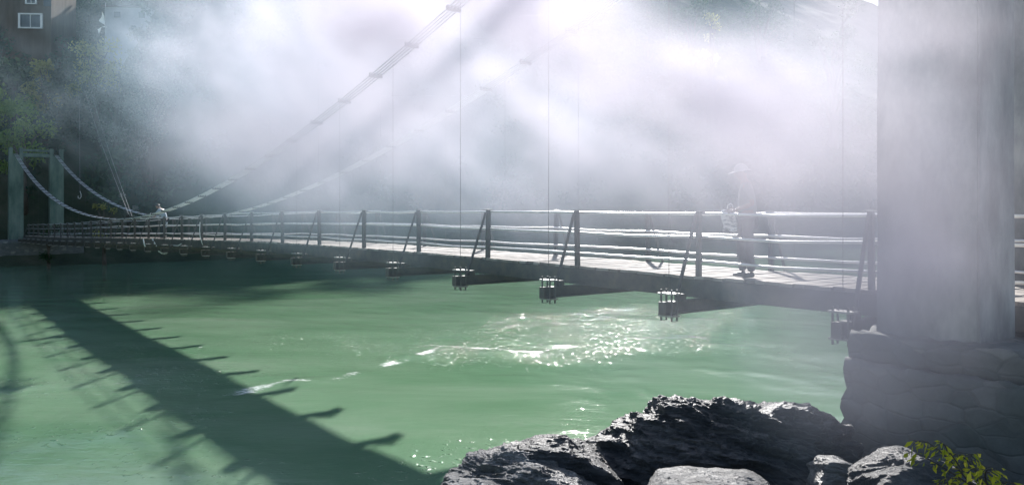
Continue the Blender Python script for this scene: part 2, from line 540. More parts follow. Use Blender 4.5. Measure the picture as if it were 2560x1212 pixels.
def water_mat():
    m, nt, out = new_mat('green_river_water')
    L = nt.links
    tc = N(nt, 'ShaderNodeTexCoord')
    mp = N(nt, 'ShaderNodeMapping')
    mp.inputs['Rotation'].default_value = (0, 0, math.radians(-12))
    mp.inputs['Scale'].default_value = (.55, 1.5, 1)
    L.new(tc.outputs['Object'], mp.inputs['Vector'])
    fo = N(nt, 'ShaderNodeAttribute', attribute_name='foam_glint')
    ch = N(nt, 'ShaderNodeAttribute', attribute_name='chop')
    # silt carried in slow clouds
    silt = N(nt, 'ShaderNodeTexNoise', in_Scale=.22, in_Detail=5.0, in_Roughness=.6, in_Distortion=.8)
    L.new(mp.outputs[0], silt.inputs['Vector'])
    r = ramp(nt, silt.outputs['Fac'], [(.3, (.11, .215, .122)), (.55, (.155, .255, .16)), (.75, (.20, .285, .20))])
    # white of the foam, also used for the painted sky-reflection streaks
    fn = N(nt, 'ShaderNodeTexNoise', in_Scale=10.0, in_Detail=8.0, in_Roughness=.75)
    L.new(mp.outputs[0], fn.inputs['Vector'])
    fa = N(nt, 'ShaderNodeMath', operation='MULTIPLY_ADD', in_1=.5, in_2=-.5)
    L.new(fo.outputs['Fac'], fa.inputs[0])
    fb = N(nt, 'ShaderNodeMath', operation='ADD')
    L.new(fa.outputs[0], fb.inputs[0]); L.new(fn.outputs['Fac'], fb.inputs[1])
    fm = N(nt, 'ShaderNodeMapRange', in_1=.50, in_2=.76)
    L.new(fb.outputs[0], fm.inputs[0])
    mixc = N(nt, 'ShaderNodeMix', data_type='RGBA')
    L.new(fm.outputs[0], mixc.inputs[0]); L.new(r.outputs[0], mixc.inputs[6])
    mixc.inputs[7].default_value = (.82, .84, .83, 1)
    bs = N(nt, 'ShaderNodeBsdfPrincipled', in_IOR=1.33)
    bs.subsurface_method = 'BURLEY'
    bs.inputs['Subsurface Weight'].default_value = .55
    bs.inputs['Subsurface Radius'].default_value = (.35, .6, .42)
    bs.inputs['Subsurface Scale'].default_value = .3
    L.new(mixc.outputs[2], bs.inputs['Base Color'])
    r0 = N(nt, 'ShaderNodeMapRange', in_3=.06, in_4=.085)
    L.new(ch.outputs['Fac'], r0.inputs[0])
    rm = N(nt, 'ShaderNodeMapRange', in_4=.45)
    L.new(r0.outputs[0], rm.inputs[3]); L.new(fm.outputs[0], rm.inputs[0]); L.new(rm.outputs[0], bs.inputs['Roughness'])
    # ripples
    w1 = N(nt, 'ShaderNodeTexNoise', in_Scale=2.6, in_Detail=6.0, in_Roughness=.6, in_Distortion=.4)
    L.new(mp.outputs[0], w1.inputs['Vector'])
    w2 = N(nt, 'ShaderNodeTexNoise', in_Scale=9.0, in_Detail=5.0, in_Roughness=.6)
    L.new(mp.outputs[0], w2.inputs['Vector'])
    s1 = N(nt, 'ShaderNodeMapRange', in_3=.0085, in_4=.011)
    L.new(ch.outputs['Fac'], s1.inputs[0])
    s2 = N(nt, 'ShaderNodeMapRange', in_3=.0020, in_4=.004)
    L.new(ch.outputs['Fac'], s2.inputs[0])
    a1 = N(nt, 'ShaderNodeMath', operation='MULTIPLY'); L.new(w1.outputs['Fac'], a1.inputs[0]); L.new(s1.outputs[0], a1.inputs[1])
    a2 = N(nt, 'ShaderNodeMath', operation='MULTIPLY'); L.new(w2.outputs['Fac'], a2.inputs[0]); L.new(s2.outputs[0], a2.inputs[1])
    sm0 = N(nt, 'ShaderNodeMath', operation='ADD'); L.new(a1.outputs[0], sm0.inputs[0]); L.new(a2.outputs[0], sm0.inputs[1])
    mp3 = N(nt, 'ShaderNodeMapping'); mp3.inputs['Scale'].default_value = (1, 1.15, 1)
    L.new(tc.outputs['Object'], mp3.inputs['Vector'])
    w3 = N(nt, 'ShaderNodeTexNoise', in_Scale=5.6, in_Detail=2.0, in_Roughness=.5)
    L.new(mp3.outputs[0], w3.inputs['Vector'])
    pk = N(nt, 'ShaderNodeMapRange', in_1=.60, in_2=.80, interpolation_type='SMOOTHSTEP')
    L.new(w3.outputs['Fac'], pk.inputs[0])
    s3 = N(nt, 'ShaderNodeMapRange', in_3=.0010, in_4=.040)
    L.new(ch.outputs['Fac'], s3.inputs[0])
    a3 = N(nt, 'ShaderNodeMath', operation='MULTIPLY'); L.new(pk.outputs[0], a3.inputs[0]); L.new(s3.outputs[0], a3.inputs[1])
    sm = N(nt, 'ShaderNodeMath', operation='ADD'); L.new(sm0.outputs[0], sm.inputs[0]); L.new(a3.outputs[0], sm.inputs[1])
    b = N(nt, 'ShaderNodeBump', in_Strength=1.0, in_Distance=1.0)
    L.new(sm.outputs[0], b.inputs['Height'])
    L.new(b.outputs[0], bs.inputs['Normal'])
    L.new(bs.outputs[0], out.inputs['Surface'])
    return m


tag(link('river', wm, water_mat()), kind='structure')

# ------------------------------------------------------------------ the two banks
def terrain(name, xs, ys, hf, mat):
    GX, GY = np.meshgrid(xs, ys)
    X, Y = GX.ravel(), GY.ravel()
    n, m = len(xs), len(ys)
    idx = np.arange(n * m).reshape(m, n)
    Fq = np.stack([idx[:-1, :-1].ravel(), idx[:-1, 1:].ravel(), idx[1:, 1:].ravel(), idx[1:, :-1].ravel()], 1)
    return tag(link(name, mesh_np(name, np.stack([X, Y, hf(X, Y)], 1), Fq), mat), kind='structure')


terrain('hillside', np.linspace(-300, 480, 300), np.linspace(20, 800, 300), far_h, M['hill'])
terrain('river_bank', np.linspace(-40, 60, 200), np.linspace(-45, 30, 160), near_h, M['soil'])

# ------------------------------------------------------------------ the bridge
A0 = Vector((4.70, 10.5, 0))
U = Vector((-.6133, .7898, 0))
V = Vector((.7898, .6133, 0))
SP = 2.84
W_DECK = 1.94
OUT = .70
S_TAB = [-12, -3, 0, 2.8, 5.7, 8.5, 11.3, 14, 17, 20, 22.5, 25.4, 28.4, 35, 48, 62, 84]
Z_TAB = [-.98, -.98, -.98, -.974, -.945, -.918, -.90, -.892, -.892, -.905, -.925, -.965, -1.02, -1.12, -1.36, -1.66, -1.95]
_sf = np.linspace(-12, 84, 961)
_zf = np.interp(_sf, S_TAB, Z_TAB)
_zf = np.convolve(np.pad(_zf, 20, 'edge'), np.ones(41) / 41, 'valid')


def dz(s):
    return H + float(np.interp(s, _sf, _zf))


def B(s, t, up=0.0):
    p = A0 + U * s + V * t
    return Vector((p.x, p.y, dz(s) + up))


NPOST = 28
S_END = 81.2
bridge = empty('suspension_bridge', B(40, .97), 'long cambered suspension footbridge with plank deck and pipe railings over the green river', 'bridge')

# deck planks laid across the deck, one mesh
V_, F_, T_ = [], [], []
s = -7.0
while s < S_END:
    wd = .19 + random.uniform(-.03, .03)
    t0 = -.04 + random.uniform(-.05, .02)
    t1 = W_DECK + .04 + random.uniform(-.02, .05)
    zt = random.uniform(-.006, .008)
    tint = random.random()
    b = len(V_)
    for (ss, tt, up) in ((s, t0, zt - .045), (s + wd, t0, zt - .045), (s + wd, t1, zt - .045), (s, t1, zt - .045),
                         (s, t0, zt), (s + wd, t0, zt), (s + wd, t1, zt), (s, t1, zt)):
        V_.append(tuple(B(ss, tt, up))); T_.append(tint)
    for f in ((0, 3, 2, 1), (4, 5, 6, 7), (0, 1, 5, 4), (1, 2, 6, 5), (2, 3, 7, 6), (3, 0, 4, 7)):
        F_.append([b + i for i in f])
    s += wd + .012
link('plank_deck', mesh_np('plank_deck', np.array(V_), np.array(F_), {'tint': np.array(T_)}), M['plank'], bridge, smooth=False)

# stringers under the planks
for t in (.0, .62, 1.3, W_DECK):
    mb = MB()
    ss = np.linspace(-3, S_END, 60)
    vs, fs = [], []
    for s in ss:
        for (dt, up) in ((-.06, -.34), (.06, -.34), (.06, -.052), (-.06, -.052)):
            vs.append(B(s, t + dt, up))
    for i in range(len(ss) - 1):
        for k in range(4):
            fs.append((i * 4 + k, i * 4 + (k + 1) % 4, (i + 1) * 4 + (k + 1) % 4, (i + 1) * 4 + k))
    fs += [(3, 2, 1, 0), tuple((len(ss) - 1) * 4 + k for k in range(4))]
    mb.add(vs, fs).build('stringer', M['steel'], bridge)

# rails: three pipes a side, hung from post to post with small kinks
for side, tpos in ((0, 0.055), (1, W_DECK - .055)):
    for hgt in (.985, .625, .235):
        pts = []
        for k in range(-1, NPOST + 1):
            j = random.uniform(-.022, .022) if hgt < .9 else random.uniform(-.014, .014)
            sag = random.uniform(-.005, .035)
            pts.append(B(k * SP, tpos, hgt + j))
            pts.append(B(k * SP + SP / 2, tpos, hgt + j - sag))
        MB().tube(pts, .021, 8).build('rail', M['galv'], bridge, smooth=True)

# railing posts with caps and outboard braces
post_me = {}
for side in (0, 1):
    sg = -1 if side == 0 else 1
    ax, ay = U * .034, V * .034
    mb = MB()
    mb.obox((0, 0, .46), ax, ay, (0, 0, .56))
    mb.obox(V * (-sg * .055) + Vector((0, 0, .46)), U * .010, V * .014, (0, 0, .54))
    post_me[side] = mb.mesh('railing_post'); post_me[side].materials.append(M['steel'])
    mb = MB(); mb.obox((0, 0, 1.03), U * .075, V * .07, (0, 0, .008))
    post_me[side, 'cap'] = mb.mesh('post_cap'); post_me[side, 'cap'].materials.append(M['cap'])
    mb = MB()
    a = V * (sg * .06) + Vector((0, 0, .97)); b = V * (sg * .52) + Vector((0, 0, -.33))
    d = (b - a); L_ = d.length; d.normalize()
    mb.obox((a + b) / 2, U * .024, d * L_ / 2, d.cross(U) * .016)
    post_me[side, 'brace'] = mb.mesh('brace'); post_me[side, 'brace'].materials.append(M['steel'])


def child_of(name, me, parent, loc=None):
    """me in the parent's own space"""
    o = bpy.data.objects.new(name, me)
    COL.objects.link(o)
    o.parent = parent
    if loc is not None: o.location = loc
    return o


rel = bridge.location
for side, tpos in ((0, 0), (1, W_DECK)):
    for k in range(NPOST + 1):
        p = child_of('railing_post', post_me[side], bridge, B(k * SP, tpos) - rel)
        p.rotation_euler = (random.gauss(0, .012), random.gauss(0, .012), random.gauss(0, .05))
        child_of('post_cap', post_me[side, 'cap'], p)
        child_of('brace', post_me[side, 'brace'], p)

# floor beams with hanger clamps
mb = MB()
t0, t1 = -.86, W_DECK + .86
mid, half = (t0 + t1) / 2, (t1 - t0) / 2
mb.obox(V * mid + Vector((0, 0, -.365)), U * .075, V * half, (0, 0, .009))
mb.obox(V * mid + Vector((0, 0, -.545)), U * .075, V * half, (0, 0, .009))
mb.obox(V * mid + Vector((0, 0, -.455)), U * .012, V * half, (0, 0, .081))
for t in (-.855, W_DECK + .855):
    mb.obox(V * t + Vector((0, 0, -.455)), U * .07, V * .006, (0, 0, .08))
beam_me = mb.mesh('floor_beam'); beam_me.materials.append(M['steel'])
cl = {}
for side, t in ((0, -OUT), (1, W_DECK + OUT)):
    c = V * t
    for nm, zc, hl in (('top', -.235, .15), ('low', -.572, .14)):
        mb = MB().obox(c + Vector((0, 0, zc)), U * hl, V * .10, (0, 0, .012))
        cl[side, nm] = mb.mesh('clamp_plate'); cl[side, nm].materials.append(M['cap'])
    mb = MB().obox(c + V * (.26 if side == 0 else -.26) + Vector((0, 0, -.305)), U * .06, V * .07, (0, 0, .055))
    cl[side, 'shoe'] = mb.mesh('brace_shoe'); cl[side, 'shoe'].materials.append(M['steel'])
    for sg in (-1, 1):
        mb = MB()
        q = c + U * (.105 * sg)
        mb.tube([q + V * .06 + Vector((0, 0, -.17)), q + V * .06 + Vector((0, 0, -.65)), q - V * .06 + Vector((0, 0, -.65)), q - V * .06 + Vector((0, 0, -.17))], .016, 6)
        cl[side, sg] = mb.mesh('hanger_bolt'); cl[side, sg].materials.append(M['steel'])
for k in range(NPOST + 1):
    b = child_of('floor_beam', beam_me, bridge, B(k * SP, 0) - rel)
    for side in (0, 1):
        if side == 1 and k > 6: continue
        for nm in ('top', 'low'): child_of('clamp_plate', cl[side, nm], b)
        for sg in (-1, 1): child_of('hanger_bolt', cl[side, sg], b)
        child_of('brace_shoe', cl[side, 'shoe'], b)

# main cables: four wire ropes side by side, banded together
S_NEAR = (9.1 - A0.y) / U.y + .25
S_FAR = 82.6
S_LOW = (42.3 - A0.y) / U.y


def cable_z(s):
    if s < S_LOW:
        return H - .22 + .0074 * ((s - S_LOW) * U.y) ** 2
    return H - .22 + 5.95 * ((s - S_LOW) / (S_FAR - S_LOW)) ** 2


def cable_p(s, t):
    p = A0 + U * s + V * t
    return Vector((p.x, p.y, cable_z(s)))


for side, t in ((0, -OUT), (1, W_DECK + OUT)):
    cab = bpy.data.objects.new('main_cable', MB().obox((0, 0, 0), (.01, 0, 0), (0, .01, 0), (0, 0, .01)).mesh('x'))
    bpy.data.objects.remove(cab)
    mbs = []
    ss = np.linspace(S_NEAR, S_FAR, 120)
    root = None
    for j in range(4):
        pts = [cable_p(s, t + (j - 1.5) * .088) for s in ss]
        mb = MB().tube(pts, .021, 6)
        if root is None:
            root = mb.build('main_cable', M['rope'], bridge, smooth=True)
        else:
            me = mb.mesh('wire_rope')
            o = link('wire_rope', me, M['rope'], smooth=True)
            o.parent = root
    for k in range(1, 49):
        s = S_NEAR + k * (S_FAR - S_NEAR) / 49
        p = cable_p(s, t)
        tg = (cable_p(s + .1, t) - cable_p(s - .1, t)).normalized()
        mb = MB().obox((0, 0, 0), tg * .035, V * .17, tg.cross(V).normalized() * .05)
        o = child_of('cable_clamp', mb.mesh('cable_clamp'), root, p)
        o.data.materials.append(M['steel'])
    # suspender rods
    for k in range(NPOST + 1):
        s = k * SP
        zb = dz(s) - .23
        zt = cable_z(s) if s > S_NEAR else None
        if zt is None or zt - zb < .25: continue
        p = A0 + U * s + V * t
        MB().tube([(p.x, p.y, zb), (p.x, p.y, zt)], .005, 6).build('suspender_rod', M['steel'], bridge)


# ------------------------------------------------------------------ towers
def pillar_mesh(cx, s_half, t_half, z0, z1, taper, seed, res=.16):
    """a concrete pillar with slightly worn edges, world space"""
    bm = bmesh.new()
    bmesh.ops.create_cube(bm, size=2)
    bmesh.ops.bevel(bm, geom=list(bm.edges), offset=.03, segments=2, affect='EDGES')
    for _ in range(3):
        bmesh.ops.subdivide_edges(bm, edges=[e for e in bm.edges if e.calc_length() > .3], cuts=1, use_grid_fill=True)
    P = np.array([v.co[:] for v in bm.verts])
    zz = z0 + (P[:, 2] + 1) / 2 * (z1 - z0)
    k = 1 + taper * (1 - (P[:, 2] + 1) / 2)
    W = np.zeros_like(P)
    a = P[:, 0] * s_half * k; b = P[:, 1] * t_half * k
    W[:, 0] = cx.x + U.x * a + V.x * b
    W[:, 1] = cx.y + U.y * a + V.y * b
    W[:, 2] = zz
    n = fbm(W * np.array([2.2, 2.2, 1.1]), 4, seed) * .018
    W[:, 0] += n * np.sign(P[:, 0] * U.x + P[:, 1] * V.x)
    W[:, 1] += n * np.sign(P[:, 0] * U.y + P[:, 1] * V.y)
    for v, q in zip(bm.verts, W): v.co = q
    me = bpy.data.meshes.new('pillar')
    bm.to_mesh(me); bm.free()
    return me


# near tower
nc = Vector((4.90, 9.10, 0))
tw = empty('bridge_tower', (nc.x, nc.y, 3.0), 'tall weathered concrete bridge tower rising out of frame beside the smoke', 'tower')
top_n = 12.4
for j in (0, 1):
    c = nc + V * (3.34 * j)
    link('pillar', pillar_mesh(c, .535, .45, 3.15 if j == 0 else 2.0, top_n, .035, 21 + j), M['concrete'], tw, smooth=False)
mb = MB()
for zc in (top_n - .5, ):
    mb.obox(nc + V * 1.67 + Vector((0, 0, zc)), U * .35, V * 1.24, (0, 0, .4))
mb.build('cross_beam', M['concrete'], tw)

# far tower
fcz = dz(S_END)
f0 = A0 + U * S_FAR + V * (-OUT)
tf = empty('bridge_tower', (f0.x, f0.y, 2.4), 'far concrete portal tower on the shaded bank with cables running down from it', 'tower')
top_f = cable_z(S_FAR) - .12
for j in (0, 1):
    c = f0 + V * (3.34 * j)
    link('pillar', pillar_mesh(c, .5, .56, 1.2, top_f, .06, 31 + j), M['old_concrete'], tw if False else tf, smooth=False)
    for sg in (-1, 1):
        MB().obox(c + V * (sg * .42) + Vector((0, 0, top_f + .33)), U * .48, V * .13, (0, 0, .34)).build('saddle_cheek', M['old_concrete'], tf)
MB().obox(f0 + V * 1.67 + Vector((0, 0, top_f + .02)), U * .3, V * 1.10, (0, 0, .17)).build('cross_beam', M['old_concrete'], tf)
MB().obox(f0 + V * 1.67 + Vector((0, 0, top_f + .48)), U * .12, V * 1.10, (0, 0, .1)).build('top_beam', M['old_concrete'], tf)


# ------------------------------------------------------------------ abutments (rubble stone)
def stone_block(lo, hi, seed, amp=.06, res=.11, round_=.08):
    """block of coursed rubble in (s,t,z) box coordinates: every stone bulges a little"""
    lo = np.array(lo, float); hi = np.array(hi, float)
    dims = hi - lo
    n = np.maximum(2, np.round(dims / res).astype(int))
    verts, faces = [], []
    for ax in range(3):
        o1, o2 = [(1, 2), (0, 2), (0, 1)][ax]
        for side in (0, 1):
            a = np.linspace(0, 1, n[o1] + 1); b = np.linspace(0, 1, n[o2] + 1)
            A_, B_ = np.meshgrid(a, b)
            P = np.zeros((A_.size, 3))
            P[:, o1] = A_.ravel(); P[:, o2] = B_.ravel(); P[:, ax] = side
            base = sum(len(v) for v in verts)
            verts.append(P)
            idx = np.arange(A_.size).reshape(A_.shape) + base
            q = np.stack([idx[:-1, :-1].ravel(), idx[:-1, 1:].ravel(), idx[1:, 1:].ravel(), idx[1:, :-1].ravel()], 1)
            if (side == 0) ^ (ax == 1): q = q[:, ::-1]
            faces.append(q)
    P = np.concatenate(verts) * dims + lo
    Q = np.concatenate(faces)
    Wd = np.stack([A0.x + U.x * P[:, 0] + V.x * P[:, 1], A0.y + U.y * P[:, 0] + V.y * P[:, 1], P[:, 2]], 1)
    # stones: worley cells flattened into courses
    G = P * np.array([2.6, 2.6, 4.2]) + fbm(P * 1.5, 3, seed)[:, None] * .35
    I = np.floor(G).astype(int)
    d1 = np.full(len(G), 9.0); d2 = np.full(len(G), 9.0)
    for dx in (-1, 0, 1):
        for dy in (-1, 0, 1):
            for dz_ in (-1, 0, 1):
                c = I + np.array([dx, dy, dz_])
                q = np.stack([c[:, 0] + .15 + .7 * _hash(c[:, 0], c[:, 1], c[:, 2], seed),
                              c[:, 1] + .15 + .7 * _hash(c[:, 0], c[:, 1], c[:, 2], seed + 1),
                              c[:, 2] + .15 + .7 * _hash(c[:, 0], c[:, 1], c[:, 2], seed + 2)], 1)
                d = np.linalg.norm(G - q, axis=1)
                d2 = np.where(d < d1, d1, np.minimum(d2, d)); d1 = np.minimum(d1, d)
    joint = np.clip((d2 - d1) / .25, 0, 1)
    disp = amp * (joint - .6) + fbm(Wd * 3.1, 4, seed + 9) * amp * .9 + fbm(Wd * .9, 2, seed + 5) * amp * 1.2
    C = (lo + hi) / 2
    dirn = np.zeros_like(P)
    q = (P - C) / (dims / 2)
    dirn = np.where(np.abs(q) > .999, np.sign(q), 0)
    dirn /= np.maximum(np.linalg.norm(dirn, axis=1, keepdims=True), 1e-6)
    Dw = np.stack([U.x * dirn[:, 0] + V.x * dirn[:, 1], U.y * dirn[:, 0] + V.y * dirn[:, 1], dirn[:, 2]], 1)
    Wd = Wd + Dw * disp[:, None]
    me = mesh_np('stonework', Wd, Q)
    bm = bmesh.new(); bm.from_mesh(me)
    bmesh.ops.remove_doubles(bm, verts=bm.verts, dist=1e-4)
    bmesh.ops.recalc_face_normals(bm, faces=bm.faces)
    bm.to_mesh(me); bm.free()
    return me


# near abutment: t of its river-side face, s of its river end
ab = empty('stone_abutment', B(-2, 0) - Vector((0, 0, 3)), 'rough stone masonry abutment under the near concrete tower', 'abutment')
link('base_course', stone_block((-9.0, -1.62, -1.2), (-.50, 4.2, 3.02), 3), M['masonry'], ab)
link('cap_course', stone_block((-2.9, -1.46, 3.0), (-.50, 4.0, 3.30), 5, .05), M['masonry'], ab)
link('rear_course', stone_block((-9.0, -1.50, 3.0), (-2.75, 4.1, 3.46), 6, .04), M['masonry'], ab)
tag(MB().obox(A0 + U * (-5.9) + V * .95 + Vector((0, 0, H - 1.07)), U * 3.0, V * 2.3, (0, 0, .03)).build('path', M['plank'] if False else M['pale_rock']), kind='structure')

fa = empty('stone_abutment', B(82, 1) - Vector((0, 0, 3)), 'low stone abutment under the far tower at the dark waterline', 'abutment')
link('base_course', stone_block((80.2, -2.4, -1.0), (85.5, 4.6, fcz - .45), 8, .07, .3), M['masonry'], fa)
link('deck_seat', stone_block((80.9, .0, fcz - .5), (85.3, 2.1, fcz - .06), 9, .02, .3), M['masonry'], fa)

# ------------------------------------------------------------------ foliage
def leaf_mesh(name, P, size, spread=.5, aspect=.55, tint=None, axis=None, rg=rng):
    """one folded leaf-shaped face per point"""
    n = len(P)
    a = rg.normal(size=(n, 3))
    if axis is not None: a = a * spread + np.asarray(axis)
    a /= np.linalg.norm(a, axis=1, keepdims=True)
    b = rg.normal(size=(n, 3))
    b -= a * (a * b).sum(1, keepdims=True)
    b /= np.linalg.norm(b, axis=1, keepdims=True)
    c = np.cross(a, b)
    L = size * rg.uniform(.6, 1.3, (n, 1))
    V_ = np.empty((n, 4, 3))
    V_[:, 0] = P
    V_[:, 1] = P + a * L * .5 + b * L * aspect * .5 + c * L * .08
    V_[:, 2] = P + a * L
    V_[:, 3] = P + a * L * .5 - b * L * aspect * .5 + c * L * .08
    t = np.repeat(tint if tint is not None else rg.random(n), 4)
    return mesh_np(name, V_.reshape(-1, 3), np.arange(n * 4).reshape(n, 4), {'tint': t})


def clump_points(centers, radii, per, flat=.75, rg=rng):
    P, T = [], []
    for c, r, k in zip(centers, radii, per):
        d = rg.normal(size=(k, 3)); d /= np.linalg.norm(d, axis=1, keepdims=True)
        rad = r * rg.random((k, 1)) ** .38
        lump = 1 + .35 * vnoise(d * 2.3 + c[:1], 5)[:, None]
        P.append(np.asarray(c) + d * rad * lump * np.array([1, 1, flat]))
        T.append(np.clip(rg.normal(rg.uniform(.2, .8), .17, k), 0, 1))
    return np.concatenate(P), np.concatenate(T)


M['wood_leaf'] = leaf_mat('woodland_leaves', (.020, .062, .042), (.085, .13, .07), .4)
M['leaf_dark'] = leaf_mat('dark_leaves', (.015, .045, .022), (.05, .09, .03), .4)
M['leaf_green'] = leaf_mat('fresh_green_leaves', (.09, .20, .03), (.28, .38, .08), .55)
M['leaf_yellow'] = leaf_mat('yellowing_leaves', (.22, .24, .06), (.46, .42, .14), .55)
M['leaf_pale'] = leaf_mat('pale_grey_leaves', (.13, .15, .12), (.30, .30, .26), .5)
M['leaf_near'] = leaf_mat('yellow_green_leaflets', (.30, .36, .03), (.62, .58, .07), .6)


def hill_at(t, d):
    x = BANK0[0] + BD[0] * t + BN[0] * d
    y = BANK0[1] + BD[1] * t + BN[1] * d
    return np.array([x, y, float(far_h(np.array([x]), np.array([y]))[0])])


def bank_coords(x, y):
    return ((x - BANK0[0]) * BD[0] + (y - BANK0[1]) * BD[1], (x - BANK0[0]) * BN[0] + (y - BANK0[1]) * BN[1])


# woodland that reads as one mass over the bluff and hillside
cen, rad, per = [], [], []
rw = np.random.default_rng(5)
for i in range(2300):
    t = rw.uniform(-45, 210); d = 5 + 115 * rw.random() ** 1.35
    p = hill_at(t, d)
    if p[1] < 40: continue
    if -8 < t < 11 and d < 7: continue
    r = rw.uniform(1.1, 3.0) * (1.0 if d > 14 else .8)
    k = rw.integers(1, 4)
    hgt = rw.uniform(.5, 1.0) * r + (rw.uniform(1, 5) if 6 < d < 16 and 13 < t < 75 else rw.uniform(1, 6) if 6 < d < 16 else rw.uniform(0, 2.5))
    for j in range(k):
        cen.append(p + np.array([rw.normal(0, .5 * r), rw.normal(0, .5 * r), hgt * (j + 1) / k]))
        rad.append(r * rw.uniform(.6, 1.0)); per.append(int(44 * r + 14))
for i in range(520):
    t = rw.uniform(50, 330); d = rw.uniform(60, 215)
    p = hill_at(t, d); r = rw.uniform(2.5, 5)
    cen.append(p + np.array([0, 0, r * .7])); rad.append(r); per.append(110)
P_, T_ = clump_points(cen, rad, per, rg=rw)
wl = link('woodland', leaf_mesh('woodland', P_, .62, tint=T_, rg=rw), M['wood_leaf'])
tag(wl, 'dense dark scrub and woodland covering the far hillside', kind='stuff')


def tree(name, base, h, r, n, mat, label, cat, group=None, leaf=.4, seed=0, lean=(0, 0), clumps=11, flat=.8, trunk=True):
    rg = np.random.default_rng(seed)
    base = Vector(base)
    root = empty(name, base, label, cat, group)
    mb = MB()
    top = base + Vector((lean[0], lean[1], h * .8))
    mid = base.lerp(top, .5) + Vector((rg.normal(0, .1 * r), rg.normal(0, .1 * r), 0))
    r0 = max(.03 * h, .05)
    mb.tube([base - Vector((0, 0, .4)), base.lerp(mid, .5), mid, top], [r0 * 1.2, r0, r0 * .7, r0 * .2], 7)
    cs, rs, ks = [], [], []
    for i in range(clumps):
        a = rg.uniform(0, 6.28); q = rg.uniform(.25, 1) ** .7
        zz = rg.uniform(.35, 1.0)
        w_ = r * q * math.sqrt(max(.15, 1 - ((zz - .6) / .55) ** 2))
        c = base + Vector((lean[0] * zz + math.cos(a) * w_, lean[1] * zz + math.sin(a) * w_, h * zz))
        st = base.lerp(top, min(.95, zz * .75))
        mb.tube([st, st.lerp(c, .55) + Vector((0, 0, .06 * h)), c], [r0 * .45, r0 * .3, r0 * .1], 5)
        cs.append(np.array(c)); rs.append(r * rg.uniform(.28, .5)); ks.append(n // clumps)
    mb.build('trunk', M['bark'], root, smooth=True)
    P, T = clump_points(cs, rs, ks, flat, rg)
    link('crown', leaf_mesh('crown', P, leaf, tint=T, rg=rg), mat, root)
    return root


def ground_at(px, py_guess, Y):
    x = (px - 1280) / F * Y
    return np.array([x, Y, float(far_h(np.array([x]), np.array([Y]))[0])])


def tree_at(px, py, Y, h, *a, **k):
    """tree whose top stands h above wherever the slope is"""
    p = at(px, py, Y)
    base = Vector((p.x, p.y, p.z - h))
    g = float(far_h(np.array([p.x]), np.array([p.y]))[0])
    if base.z > g: base.z = g - .1; h = p.z - base.z
    return tree(k.pop('name', 'tree'), base, h, *a, **k)


tree_at(25, 215, 84, 9, 3.6, 2600, M['leaf_green'], 'bright green leafy tree at the left edge above the far tower', 'tree', leaf=.42, seed=1)
tree_at(60, 262, 79, 7, 2.6, 1800, M['leaf_green'], 'bright green bushy tree just above the far concrete tower', 'tree', leaf=.36, seed=2, name='bushy_tree')
tree_at(112, 145, 88, 6, 1.9, 1200, M['leaf_yellow'], 'yellowing feathery tree on the slope above the far tower', 'tree', leaf=.4, seed=3)
tree_at(245, 112, 92, 7, 3.0, 1800, M['leaf_yellow'], 'pale yellow tree on the slope below the white tattered flag', 'tree', leaf=.36, seed=4)
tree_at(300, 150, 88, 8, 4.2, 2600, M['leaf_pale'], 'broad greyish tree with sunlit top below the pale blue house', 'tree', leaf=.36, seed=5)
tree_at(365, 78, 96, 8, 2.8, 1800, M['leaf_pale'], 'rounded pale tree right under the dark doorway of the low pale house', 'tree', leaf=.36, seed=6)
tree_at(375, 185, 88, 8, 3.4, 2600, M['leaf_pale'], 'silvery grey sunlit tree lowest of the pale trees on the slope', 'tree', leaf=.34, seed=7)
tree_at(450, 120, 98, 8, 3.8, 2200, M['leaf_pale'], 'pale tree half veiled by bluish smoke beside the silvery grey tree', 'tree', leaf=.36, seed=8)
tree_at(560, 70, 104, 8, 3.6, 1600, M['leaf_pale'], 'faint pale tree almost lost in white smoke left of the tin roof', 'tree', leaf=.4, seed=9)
tree_at(1620, 40, 165, 12, 5, 1800, M['leaf_dark'], 'dark tree seen through a gap in the smoke beside the thin hanger rods', 'tree', leaf=.7, seed=10)
tree_at(1730, 20, 172, 12, 5, 1800, M['leaf_dark'], 'dark bushy tree beside the yellow one high on the hazy slope', 'tree', leaf=.7, seed=11)
tree_at(1778, 28, 160, 8, 2.6, 900, M['leaf_yellow'], 'small yellow tree high on the hazy slope behind the bridge', 'tree', leaf=.6, seed=12)
tree_at(1900, 10, 176, 12, 6, 1800, M['leaf_dark'], 'large bluish tree high on the slope between two thin hanger rods', 'tree', leaf=.7, seed=13)
tree_at(2080, 20, 178, 12, 6, 1800, M['leaf_dark'], 'dark tree high on the slope next to the concrete tower', 'tree', leaf=.7, seed=14)
# low plants by the far bridge end
for px, py, Y, h, r, mt, lb, sd_ in [
    (262, 508, 74.5, 2.2, 1.0, 'leaf_yellow', 'small yellow green bush under the right hand cable by the far bank', 41),
    (122, 548, 70.5, 1.8, 1.0, 'leaf_dark', 'dark scrubby bush at the foot of the far tower', 42),
    (320, 488, 80, 1.5, .8, 'leaf_pale', 'little pale tuft on the dark bluff where two thin wires end', 43)]:
    tree_at(px, py, Y, h, r, 500, M[mt], lb, 'bush', leaf=.2, seed=sd_, clumps=7, name='bush')


